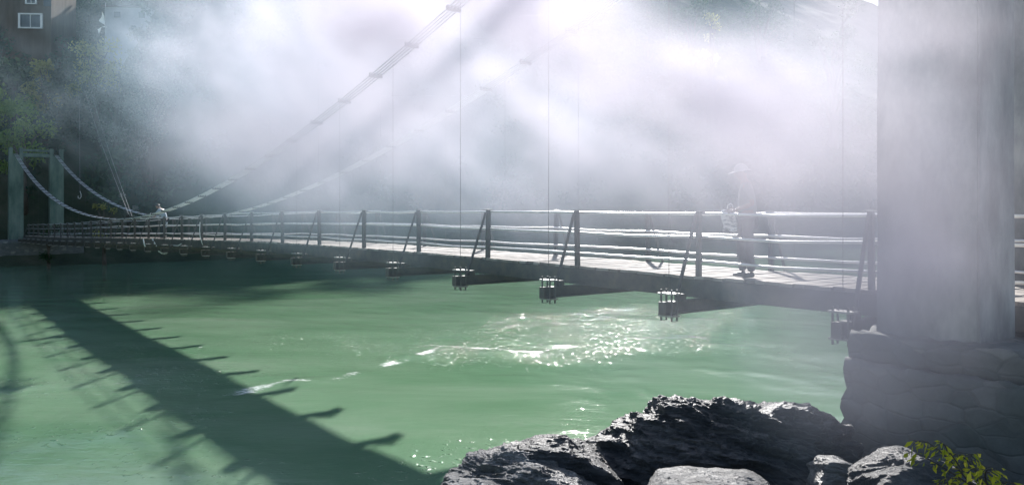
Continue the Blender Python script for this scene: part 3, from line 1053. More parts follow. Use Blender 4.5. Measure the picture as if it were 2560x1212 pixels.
# ------------------------------------------------------------------ houses on the slope
def house(name, px0, px1, ptop, pbot, Y, depth, wall, label, windows, hip=None, roof_mat=None, skew=0.06, flat_roof=True, door=None):
    """front wall between photo columns px0..px1; stands on the slope; windows are (px0,px1,py0,py1,kind)"""
    a = at(px0, pbot, Y); b = at(px1, pbot, Y + skew * (px1 - px0) * Y / F)
    ex = (b - a); ex.z = 0; Lx = ex.length; ex.normalize()
    ey = Vector((-ex.y, ex.x, 0))
    ztop = at(px0, ptop, Y).z; zbot = a.z - 9
    root = empty(name, (a.x, a.y, zbot), label, 'house')
    c = a + ex * Lx / 2 + ey * depth / 2; c.z = (ztop + zbot) / 2
    MB().obox(c, ex * Lx / 2, ey * depth / 2, (0, 0, (ztop - zbot) / 2)).build('wall', wall, root)
    m = Y / F

    def spot(px, py):
        q = a + ex * ((px - px0) * m)
        q.z = H - (py - HOR) * m
        return q
    for (x0, x1, y0, y1, kind) in windows:
        p0 = spot(x0, y1); p1 = spot(x1, y0)
        cw = (p0 + p1) / 2; hw = (x1 - x0) * m / 2; hh = (y1 - y0) * m / 2
        if kind == 'frame':
            f = MB()
            tk = min(hw, hh) * .28
            f.obox(cw - ex * (hw - tk / 2) - ey * .08, ex * tk / 2, ey * .10, (0, 0, hh))
            f.obox(cw + ex * (hw - tk / 2) - ey * .08, ex * tk / 2, ey * .10, (0, 0, hh))
            f.obox(cw + Vector((0, 0, hh - tk * .2)) - ey * .085, ex * hw, ey * .12, (0, 0, tk * .3))
            f.obox(cw - Vector((0, 0, hh - tk * .2)) - ey * .085, ex * hw, ey * .13, (0, 0, tk * .3))
            f.obox(cw - ey * .08, ex * tk * .15, ey * .06, (0, 0, hh))
            w_ = f.build('window', M['white_paint'], root)
            g = MB().obox(cw - ey * .01, ex * (hw - tk), ey * .03, (0, 0, hh - tk * .5)).mesh('pane')
            o = link('pane', g, M['pane'], smooth=False); o.parent = w_; o.matrix_parent_inverse = root.matrix_world.inverted() if False else Matrix.Translation(root.location).inverted() @ Matrix.Identity(4)
            o.matrix_parent_inverse = Matrix.Identity(4)
        elif kind == 'door':
            MB().obox(cw - ey * .03, ex * hw, ey * .06, (0, 0, hh)).build('door', M['pane'], root)
        else:
            MB().obox(cw - ey * .04, ex * hw, ey * .07, (0, 0, hh)).build('window', M['pane'], root)
    ov = .5
    if hip:
        (r0, r1, ry, e0, e1, ey_) = hip
        E0 = spot(e0, ey_); E1 = spot(e1, ey_)
        R0 = spot(r0, ry) + ey * depth / 2; R1 = spot(r1, ry) + ey * depth / 2
        R0.z = R1.z = (spot(r0, ry).z)
        E0 = E0 - ey * ov; E1 = E1 - ey * ov
        E2 = E1 + ey * (depth + 2 * ov); E3 = E0 + ey * (depth + 2 * ov)
        th = Vector((0, 0, .12))
        vs = [E0, E1, E2, E3, R0, R1, E0 - th, E1 - th, E2 - th, E3 - th]
        fs = [(0, 1, 5, 4), (1, 2, 5), (2, 3, 4, 5), (3, 0, 4), (6, 9, 8, 7), (0, 6, 7, 1), (1, 7, 8, 2), (2, 8, 9, 3), (3, 9, 6, 0)]
        MB().add(vs, fs).build('roof', roof_mat or M['tin'], root)
        # standing seams on the near slope
    elif flat_roof:
        c2 = a + ex * Lx / 2 + ey * depth / 2; c2.z = ztop + .08
        MB().obox(c2, ex * (Lx / 2 + .35), ey * (depth / 2 + .35), (0, 0, .1)).build('roof', roof_mat or wall, root)
    return root


house('timber_house', -60, 128, -60, 92, 108, 7, M['wall_brown'], 'dark brown house with a white framed window at the top left corner',
      [(43, 102, 33, 70, 'frame'), (60, 88, -18, 9, 'frame'), (104, 122, -14, 14, 'plain')])
house('plaster_house', 262, 405, 18, 84, 112, 6, M['wall_pale'], 'low pale bluish house behind smoke beside the white tattered flag',
      [(326, 338, 64, 76, 'door'), (345, 360, 30, 44, 'plain'), (285, 300, 30, 44, 'plain')], roof_mat=M['wall_brown'])
house('tin_roofed_house', 765, 925, 30, 130, 128, 8, M['wall_pink'], 'rose house with a bright white tin hip roof fading into the smoke',
      [(822, 842, 42, 62, 'plain'), (886, 904, 44, 62, 'plain'), (782, 800, 42, 60, 'plain')], hip=(772, 897, 11, 737, 946, 33), skew=.0)
house('roadside_shed', 1305, 1345, 41, 90, 140, 4, M['wall_pale'], 'small shed with a thin white tin roof almost lost in the smoke',
      [(1316, 1326, 48, 60, 'plain')], roof_mat=M['tin'])
house('upper_house', 845, 950, -60, 8, 143, 6, M['wall_pink'], 'pale house with square windows just above the white tin roof',
      [(868, 892, -6, 12, 'plain'), (925, 945, -4, 20, 'plain')], roof_mat=M['wall_brown'])

# tattered white flag on its pole
fp = at(262, 92, 100)
fl = empty('flagpole', fp, 'thin pole with a torn white prayer flag on the slope at left', 'flag')
MB().tube([fp - Vector((0, 0, 3)), fp + Vector((.1, 0, 4.2))], .04, 6).build('pole', M['wire'], fl)
m_ = 100 / F
def fpt(px, py, dy=0): 
    q = at(px, py, 100); q.y += dy; return q
bm = bmesh.new()
fv = [fpt(255, 30), fpt(259, 40, .1), fpt(260, 55, .2), fpt(263, 64, .1), fpt(258, 62, -.1), fpt(252, 57, -.1), fpt(246, 52, .1), fpt(252, 42, .2)]
vv = [bm.verts.new(p) for p in fv]; bm.faces.new(vv)
fv2 = [fpt(240, 63), fpt(246, 68, .1), fpt(252, 67, .2), fpt(262, 64, .1), fpt(267, 70, 0), fpt(262, 73, .1), fpt(254, 72, .2), fpt(249, 78, .1), fpt(247, 85, 0), fpt(243, 84, .1), fpt(243, 74, .1)]
vv2 = [bm.verts.new(p) for p in fv2]; bm.faces.new(vv2)
bmesh.ops.remove_doubles(bm, verts=bm.verts, dist=.35)
bmesh.ops.triangulate(bm, faces=bm.faces)
r_ = bmesh.ops.extrude_face_region(bm, geom=list(bm.faces))
bmesh.ops.translate(bm, vec=(0, .03, 0), verts=[g for g in r_['geom'] if isinstance(g, bmesh.types.BMVert)])
me = bpy.data.meshes.new('cloth'); bm.to_mesh(me); bm.free()
link('cloth', me, M['flag'], fl, smooth=False)

# wires, hook and loose cords by the far end
top = at(190, 205, 80)
mb = MB().tube([at(196, 205, 80), at(199, 300, 76), at(200, 478, 71)], .008, 5)
hk = empty('hanging_hook', at(200, 478, 71), 'white hook hanging on a thin wire in front of the dark bluff', 'hook')
mb.build('wire', M['wire'], hk)
q = at(200, 478, 71)
MB().tube([q, q + Vector((.09, 0, -.25)), q + Vector((.1, 0, -.5)), q + Vector((-.02, 0, -.66)), q + Vector((-.17, 0, -.6)), q + Vector((-.16, 0, -.42))], .03, 6).build('hook', M['cord'], hk, smooth=True)
for a_, b_, lb in (((205, 205), (322, 536), 'thin wire slanting from the trees down to the bridge, left of its pair'),
                   ((222, 205), (330, 540), 'thin wire slanting from the trees down to the bridge, right of its pair')):
    p0 = at(*a_, 82); p1 = at(*b_, 45)
    pts = [p0.lerp(p1, i / 10) - Vector((0, 0, 1.0 * math.sin(math.pi * i / 10) * .5)) for i in range(11)]
    tag(MB().tube(pts, .007, 5).build('guy_wire', M['wire']), lb, 'wire', 'thin wires by the far tower')


def cord(pts, Y, r, label, name='dangling_cord'):
    P = [at(x, y, Y) for x, y in pts]
    tag(MB().tube(P, r, 6).build(name, M['cord'], smooth=True), label, 'rope')


cord([(381, 597), (388, 610), (391, 616), (397, 628), (408, 635), (414, 634), (417, 632)], 38.0, .028, 'white cord dangling under the deck below the stooping worker')
cord([(430, 613), (445, 614), (456, 608), (468, 600), (474, 594)], 35.0, .018, 'thin pale cord looping under the deck right of the stooping worker')
cord([(358, 597), (361, 612), (364, 618), (368, 621)], 39.0, .03, 'short pale cord end hanging under the deck left of the stooping worker')
cord([(500, 555), (499, 575), (500, 590), (504, 604), (507, 612)], 32.5, .016, 'thin pale cord hanging over the near railing in mid span')


# ------------------------------------------------------------------ rocks by the water
def rock(name, c, planes, mat, label, seed, amp=.12, sub=6, strata=(0.35, .25, 1), k=9.0, ridge=1.0):
    """faceted boulder: soft intersection of planes (normal, distance), layered and chipped"""
    bm = bmesh.new()
    bmesh.ops.create_icosphere(bm, subdivisions=sub, radius=1)
    D = np.array([v.co[:] for v in bm.verts])
    inv = np.zeros(len(D))
    for n, d in planes:
        n = np.array(n, float); n /= np.linalg.norm(n)
        inv += np.maximum(D @ n, 1e-4) ** k / d ** k
    R = 1 / inv ** (1 / k)
    P = D * R[:, None]
    sv = np.array(strata, float); sv /= np.linalg.norm(sv)
    Q = P + np.array(c)
    n1 = fbm(Q * 1.3, 3, seed)
    a1 = fbm(np.stack([Q @ sv * 7 + n1 * 1.5, Q[:, 0] * 1.2, Q[:, 1] * 1.2], 1), 5, seed + 3, .6, True)
    a2 = fbm(Q * 5.0, 5, seed + 7, .6, True)
    P += D * (amp * (n1 * 1.1 + ridge * .75 * a1 + .38 * a2))[:, None]
    for v, q in zip(bm.verts, P): v.co = q
    me = bpy.data.meshes.new(name); bm.to_mesh(me); bm.free()
    return tag(link(name, me, mat, loc=c, smooth=False), label, 'rock')


rock('boulder', at(1790, 1175, 8.4), [((0.02, .16, 1), .62), ((-.55, .1, .83), .84), ((-.92, -.1, .1), 1.75), ((0, -1, .2), 1.0), ((.1, -.66, .75), .70), ((-.4, -.66, .64), .86), ((.5, -.55, .67), .92), ((.62, .1, .78), 1.14),
      ((1, 0, .1), 1.42), ((0, 1, .1), 1.0), ((0, 0, -1), 1.5), ((-.6, -.75, .1), 1.3), ((.3, .5, .8), .82), ((-.2, .4, .9), .70)], M['slate'],
     'big dark slate boulder with glinting ridges below the bridge', 51, .17, 7, k=22, ridge=1.3)
rock('boulder', at(1325, 1245, 7.6), [((-.15, .1, 1), .32), ((-.75, .2, .6), .62), ((-1, 0, 0), .95), ((0, -1, .5), .7), ((.35, 0, .93), .36), ((1, 0, .2), .66), ((0, 1, .3), .7), ((0, 0, -1), 1.6)],
     M['pale_rock'], 'pale sunlit layered rock at the bottom edge left of the big boulder', 52, .15, 7, k=18, ridge=1.3)
rock('boulder', at(1400, 1168, 7.8), [((-.2, .2, 1), .20), ((-.7, .1, .7), .26), ((-1, 0, 0), .45), ((0, -1, .5), .4), ((.5, 0, .85), .24), ((1, 0, .2), .45), ((0, 1, .3), .4), ((0, 0, -1), 1.2)],
     M['slate'], 'jagged dark rock wedged between the pale rock and the big boulder', 56, .12, 6, k=18, ridge=1.3)
rock('boulder', at(1790, 1256, 6.3), [((0, .1, 1), .17), ((-.4, 0, .9), .26), ((-1, 0, .3), .44), ((.3, 0, .95), .24), ((1, 0, .3), .46), ((0, -1, .5), .4), ((0, 1, .3), .4), ((0, 0, -1), 1.0)],
     M['pale_rock'], 'low flat pale rock at the bottom edge in front of the big boulder', 53, .07, 6, k=16)
rock('boulder', at(2086, 1178, 7.4), [((0, .1, 1), .09), ((-1, 0, .4), .12), ((1, 0, .4), .13), ((0, -1, .3), .15), ((0, 1, .3), .15), ((0, 0, -1), 1.2)],
     M['pale_rock'], 'small pale knob of rock in the dark hollow by the abutment', 54, .10, 5, ridge=1.3)
rock('boulder', at(2280, 1215, 6.4), [((.3, .25, 1), .22), ((-.5, .1, .85), .20), ((-1, 0, 0), .30), ((.6, .1, .75), .30), ((1, 0, .1), .55), ((0, -.75, .66), .22), ((0, 1, .2), .3), ((0, 0, -1), 1.6)],
     M['slate'], 'dark rock with a bright ridge line beside the yellow green shrub', 55, .08, 6, k=18, ridge=1.2)

# ------------------------------------------------------------------ shrub in the near corner
sb = at(2500, 1330, 4.6)
sh = empty('leafy_shrub', sb, 'yellow green shrub with drooping leaflets at the bottom right corner', 'shrub')
rs = np.random.default_rng(77)
mb = MB(); LP, LA = [], []
sprays = [((2440, 1225), (2330, 1085), (2290, 1102)), ((2445, 1225), (2325, 1140), (2278, 1130)), ((2470, 1240), (2420, 1115), (2375, 1140)),
          ((2480, 1250), (2400, 1168), (2350, 1205)), ((2490, 1260), (2420, 1180), (2478, 1168)), ((2500, 1270), (2505, 1190), (2525, 1205)),
          ((2440, 1225), (2345, 1082), (2352, 1108)), ((2470, 1240), (2410, 1112), (2430, 1140)), ((2480, 1250), (2390, 1190), (2335, 1212)), ((2490, 1260), (2440, 1165), (2480, 1172))]
for i, (p0, p1, p2) in enumerate(sprays):
    Y0 = 4.6; Y1 = 4.6 + rs.uniform(-.35, .35)
    a = at(*p0, Y0); b = at(*p1, Y1); c = at(*p2, Y1 + rs.uniform(-.1, .1))
    pts = []
    for j in range(13):
        u = j / 12
        if u < .5: q = sb.lerp(a, u * 2)
        else:
            v = (u - .5) * 2
            q = a * (1 - v) ** 2 + b * 2.0 * v * (1 - v) + c * v * v
        pts.append(q)
    mb.tube(pts, [.010 - .0085 * j / 12 for j in range(13)], 5)
    for j in range(7, 13):
        q = pts[j]
        tg = (pts[j] - pts[j - 1]).normalized()
        sd_ = tg.cross(Vector((0, 0, 1))).normalized()
        # small twig each side carrying leaflets
        for sgn in (-1, 1):
            tip = q + sd_ * (sgn * rs.uniform(.04, .09)) + tg * rs.uniform(.0, .05) + Vector((0, 0, -rs.uniform(.0, .04)))
            mb.tube([q, tip], [.002, .001], 4)
            for m__ in range(2):
                LP.append(np.array(q.lerp(tip, .3 + .35 * m__)) + rs.normal(0, .006, 3))
                LA.append(np.array(sd_ * (.5 * sgn) + tg * .35 + Vector((0, 0, -.75))))
mb.build('stem', M['bark'], sh, smooth=True)
LP = np.array(LP); LA = np.array(LA)
link('leaves', leaf_mesh('leaves', LP, .058, .4, .34, axis=LA, rg=rs), M['leaf_near'], sh)

# ------------------------------------------------------------------ smoke: a real plume, stored as a density grid
SMOKE_STEP = 3.0
# centre, radii, strength (1/m)
PUFFS = [
    # dense cloud over mid river, drifting up and left
    (at(860, 170, 24), (5.0, 3.4, 3.6), .34),
    (at(1180, 60, 21), (4.6, 3.2, 3.4), .30),
    (at(640, 110, 29), (4.4, 4, 3.4), .22),
    (at(1000, 330, 22), (5.0, 3.2, 2.0), .24),
    (at(1330, 280, 17.5), (3.4, 2.6, 1.9), .24),
    # nearer billows
    (at(1130, 20, 9.6), (1.9, 1.2, 1.3), 2.0),
    (at(1000, 150, 10.4), (1.9, 1.2, 1.1), 1.5),
    (at(860, 280, 12.0), (2.0, 1.3, 1.1), .85),
    (at(690, 380, 14.5), (2.2, 1.4, 1.0), .48),
    (at(1290, 200, 10.3), (1.8, 1.2, 1.2), .62),
    (at(1450, 260, 10.6), (1.9, 1.2, 1.1), .55),
    # bright tongue sweeping right, over the deck
    (at(1640, 330, 11.2), (2.3, 1.5, 1.1), .55),
    (at(1850, 290, 10.2), (2.1, 1.4, 1.0), .70),
    (at(2090, 270, 9.0), (1.8, 1.1, 1.0), .62),
    (at(1870, 400, 6.3), (1.3, .7, .45), .60),
    # veil by the tower, where the smoke comes up from the bank
    (at(2240, 330, 6.0), (.8, .75, 1.5), 1.25),
    (at(2250, 660, 5.9), (.7, .65, .8), 1.05),
    (at(2400, 40, 6.1), (.9, .7, .8), .55),
    (at(2150, 620, 7.6), (1.0, .8, 1.2), .34),
    (at(2300, 930, 5.7), (.8, .5, .5), .22),
    # thin drift lower over deck and water, and far left
    (at(1500, 540, 11.0), (3.6, 1.8, .9), .17),
    (at(1050, 470, 18), (5.0, 3, 1.3), .14),
    (at(620, 230, 28), (4.0, 4, 3.8), .12),
    (at(430, 90, 34), (3.6, 4, 3.0), .07),
    (at(1750, 760, 10.2), (2.6, 1.6, .9), .08),
    (at(1950, 60, 15), (3.2, 2.2, 1.7), .04),
    (at(170, 150, 36), (6, 5, 5.5), .038),
]
LO, HI = (-27.0, 4.8, 1.2), (9.5, 44.0, 17.0)
VOX = .14


def build_smoke():
    me = MB().box(LO, HI).mesh('smoke')
    o = bpy.data.objects.new('smoke', me)
    COL.objects.link(o)
    tag(o, 'white and bluish smoke drifting over the bridge and along the tower', kind='stuff')
    ng = bpy.data.node_groups.new('smoke_density', 'GeometryNodeTree')
    ng.interface.new_socket('Geometry', in_out='INPUT', socket_type='NodeSocketGeometry')
    ng.interface.new_socket('Geometry', in_out='OUTPUT', socket_type='NodeSocketGeometry')
    L = ng.links
    gout = ng.nodes.new('NodeGroupOutput')
    ng.nodes.new('NodeGroupInput')
    vc = ng.nodes.new('GeometryNodeVolumeCube')
    vc.inputs['Min'].default_value = LO
    vc.inputs['Max'].default_value = HI
    for ax, nm in enumerate('XYZ'):
        vc.inputs['Resolution ' + nm].default_value = int((HI[ax] - LO[ax]) / VOX)
    vc.inputs['Background'].default_value = 0.0
    pos = ng.nodes.new('GeometryNodeInputPosition')

    def math_(op, a, b=None, c=None, clamp=False):
        n = ng.nodes.new('ShaderNodeMath'); n.operation = op; n.use_clamp = clamp
        for i, v in enumerate((a, b, c)):
            if v is None: continue
            if isinstance(v, (int, float)): n.inputs[i].default_value = v
            else: L.new(v, n.inputs[i])
        return n.outputs[0]

    def vmath(op, a, b=None):
        n = ng.nodes.new('ShaderNodeVectorMath'); n.operation = op
        for i, v in enumerate((a, b)):
            if v is None: continue
            if isinstance(v, (tuple, list, Vector)): n.inputs[i].default_value = v
            elif isinstance(v, (int, float)): n.inputs[i].default_value = (v,) * 3
            else: L.new(v, n.inputs[i])
        return n.outputs['Value'] if op == 'LENGTH' else n.outputs[0]

    def noise(vec, scale, detail, rough, dist=0.0, color=False):
        n = ng.nodes.new('ShaderNodeTexNoise')
        n.inputs['Scale'].default_value = scale
        n.inputs['Detail'].default_value = detail
        n.inputs['Roughness'].default_value = rough
        n.inputs['Distortion'].default_value = dist
        L.new(vec, n.inputs['Vector'])
        return n.outputs['Color'] if color else n.outputs[0]

    P = pos.outputs[0]
    # swirl the coordinates so puffs lose their round outlines
    wv = vmath('SUBTRACT', noise(P, .16, 3, .55, color=True), (.5, .5, .5))
    PW = vmath('ADD', P, vmath('MULTIPLY', wv, (4.2, 4, 3.6)))
    total = None
    PS = vmath('ADD', P, vmath('MULTIPLY', wv, (1.6, 1.2, 1.1)))
    for c, r, s in PUFFS:
        q = vmath('MULTIPLY', vmath('SUBTRACT', PW if r[0] > 2.45 else PS, tuple(c)), tuple(1 / x for x in r))
        ln = vmath('LENGTH', q)
        g = math_('MULTIPLY', math_('EXPONENT', math_('MULTIPLY', math_('MULTIPLY', ln, ln), -1.6)), s)
        total = g if total is None else math_('ADD', total, g)
    # wisps: coarse billows times fine shreds, stretched along the drift (up and to the left)
    mp = ng.nodes.new('ShaderNodeVectorRotate')
    mp.rotation_type = 'Y_AXIS'
    mp.inputs['Angle'].default_value = math.radians(-38)
    L.new(vmath('ADD', P, vmath('MULTIPLY', vmath('SUBTRACT', noise(P, .45, 2, .5, color=True), (.5, .5, .5)), (2.2, 2.2, 2.2))), mp.inputs['Vector'])
    st = vmath('MULTIPLY', mp.outputs[0], (.45, 1.0, 1.0))
    n1 = noise(st, .42, 6, .60, .3)
    b1 = ng.nodes.new('ShaderNodeMapRange'); b1.interpolation_type = 'SMOOTHSTEP'
    b1.inputs[1].default_value = .38; b1.inputs[2].default_value = .66
    b1.inputs[3].default_value = .16; b1.inputs[4].default_value = 1.75
    L.new(n1, b1.inputs[0])
    n2 = noise(st, 1.15, 5, .62, .5)
    b2 = ng.nodes.new('ShaderNodeMapRange')
    b2.inputs[1].default_value = .3; b2.inputs[2].default_value = .7
    b2.inputs[3].default_value = .3; b2.inputs[4].default_value = 1.7
    L.new(n2, b2.inputs[0])
    den = math_('MULTIPLY', math_('MULTIPLY', total, b1.outputs[0]), b2.outputs[0])
    den = math_('MAXIMUM', math_('SUBTRACT', den, .004), 0.0)
    L.new(den, vc.inputs['Density'])
    sm = ng.nodes.new('GeometryNodeSetMaterial')
    m, nt, out = new_mat('smoke')
    pv = N(nt, 'ShaderNodeVolumePrincipled')
    da = N(nt, 'ShaderNodeAttribute', attribute_name='density')
    # thin smoke scatters bluer than the thick of the plume
    cr = ramp(nt, da.outputs['Fac'], [(0.0, (.37, .55, .66)), (.10, (.61, .625, .725)), (.40, (.755, .715, .79))])
    nt.links.new(cr.outputs[0], pv.inputs['Color'])
    pv.inputs['Density'].default_value = SMOKE_GAIN
    pv.inputs['Anisotropy'].default_value = .3
    nt.links.new(pv.outputs[0], out.inputs['Volume'])
    m.cycles.volume_sampling = 'MULTIPLE_IMPORTANCE' if hasattr(m.cycles, 'volume_sampling') else None
    m.cycles.volume_step_rate = SMOKE_STEP
    sm.inputs['Material'].default_value = m
    L.new(vc.outputs[0], sm.inputs['Geometry'])
    L.new(sm.outputs[0], gout.inputs[0])
    me.materials.append(m)
    md = o.modifiers.new('smoke_density', 'NODES')
    md.node_group = ng
    return o


SMOKE_GAIN = 0.62
build_smoke()

# ------------------------------------------------------------------ people
def skin_me(name, chains, sub=2):
    """one smooth surface grown round joined chains of (point, radius); chains share points by key"""
    keys, vs, rs_, es = {}, [], [], []
    for ch in chains:
        prev = None
        for key, p, r in ch:
            if key in keys: i = keys[key]
            else:
                i = keys[key] = len(vs); vs.append(tuple(p)); rs_.append(r if isinstance(r, tuple) else (r, r))
            if prev is not None and prev != i: es.append((prev, i))
            prev = i
    me = bpy.data.meshes.new(name)
    me.from_pydata(vs, es, [])
    o = bpy.data.objects.new(name, me); COL.objects.link(o)
    sk = o.modifiers.new('skin', 'SKIN'); sk.use_smooth_shade = True
    if not me.skin_vertices: 
        bpy.context.view_layer.objects.active = o
        bpy.ops.mesh.customdata_skin_add()
    for i, r in enumerate(rs_):
        me.skin_vertices[0].data[i].radius = r
        me.skin_vertices[0].data[i].use_root = (i == 0)
    ss = o.modifiers.new('sub', 'SUBSURF'); ss.levels = sub; ss.render_levels = sub
    dg = bpy.context.evaluated_depsgraph_get()
    res = bpy.data.meshes.new_from_object(o.evaluated_get(dg))
    bpy.data.objects.remove(o); bpy.data.meshes.remove(me)
    res.name = name
    return res


def join_meshes(name, mes):
    bm = bmesh.new()
    for m in mes: bm.from_mesh(m)
    me = bpy.data.meshes.new(name); bm.to_mesh(me); bm.free()
    return me


def head_me(c, yaw, pitch, size=1.0):
    """skull, jaw, nose, ears; +x is the face"""
    bm = bmesh.new()
    bmesh.ops.create_icosphere(bm, subdivisions=4, radius=1)
    for v in bm.verts:
        x, y, z = v.co
        sx = .098 if x < 0 else .092
        q = Vector((x * sx, y * .074, z * .118))
        if z < -.1: # jaw narrows and comes forward
            q.x = q.x * (1 - .18 * (-z)) + .016 * (-z); q.y *= 1 - .30 * (-z)
        # nose
        g = math.exp(-((z + .12) / .17) ** 2 - (y / .20) ** 2) if x > 0 else 0
        q.x += .026 * g
        # brow, eye sockets, mouth, chin
        if x > 0:
            for sg in (-1, 1):
                q.x -= .010 * math.exp(-((z - .10) / .10) ** 2 - ((y - sg * .42) / .2) ** 2)
            q.x += .006 * math.exp(-((z - .26) / .08) ** 2 - (y / .6) ** 2)
            q.x += .006 * math.exp(-((z + .47) / .06) ** 2 - (y / .3) ** 2) - .005 * math.exp(-((z + .52) / .03) ** 2 - (y / .3) ** 2)
            q.x += .010 * math.exp(-((z + .85) / .15) ** 2 - (y / .3) ** 2)
        for sg in (-1, 1):  # ears
            g = math.exp(-((z + .05) / .2) ** 2 - ((x + .08) / .12) ** 2) if y * sg > .8 else 0
            q.y += sg * .018 * g
        v.co = q * size
    R = Matrix.Rotation(yaw, 4, 'Z') @ Matrix.Rotation(pitch, 4, 'Y')
    bmesh.ops.transform(bm, matrix=Matrix.Translation(c) @ R, verts=bm.verts)
    me = bpy.data.meshes.new('head'); bm.to_mesh(me); bm.free()
    return me, Matrix.Translation(c) @ R


def hand_me(w, d, up, side, curl=.5):
    """palm and five bent fingers from wrist w along d; up = back of the hand, side = thumb side"""
    d = d.normalized(); side = (side - d * side.dot(d)).normalized(); up = d.cross(side)
    ch = [[('w', w, (.026, .018)), ('p', w + d * .05, (.038, .017)), ('k', w + d * .088, (.036, .014))]]
    out = [skin_me('palm', ch, 2)]
    for i, (off, ln) in enumerate(((.030, .072), (.011, .080), (-.009, .074), (-.028, .058))):
        b = w + d * .084 + side * off
        a1 = curl * .7; a2 = curl * 1.6; a3 = curl * 2.3
        p1 = b + (d * math.cos(a1) - up * math.sin(a1)) * ln * .45
        p2 = p1 + (d * math.cos(a2) - up * math.sin(a2)) * ln * .32
        p3 = p2 + (d * math.cos(a3) - up * math.sin(a3)) * ln * .25
        out.append(skin_me('finger', [[('0', b - d * .02, .0095), ('1', b, .0095), ('2', p1, .0085), ('3', p2, .008), ('4', p3, .0065)]], 1))
    t0 = w + d * .03 + side * .026; t1 = t0 + (d * .6 + side * .7).normalized() * .04 - up * .008; t2 = t1 + (d * .9 + side * .2).normalized() * .032 - up * .012
    out.append(skin_me('thumb', [[('0', w + d * .02 + side * .01, .012), ('1', t0, .011), ('2', t1, .0095), ('3', t2, .0075)]], 1))
    return out


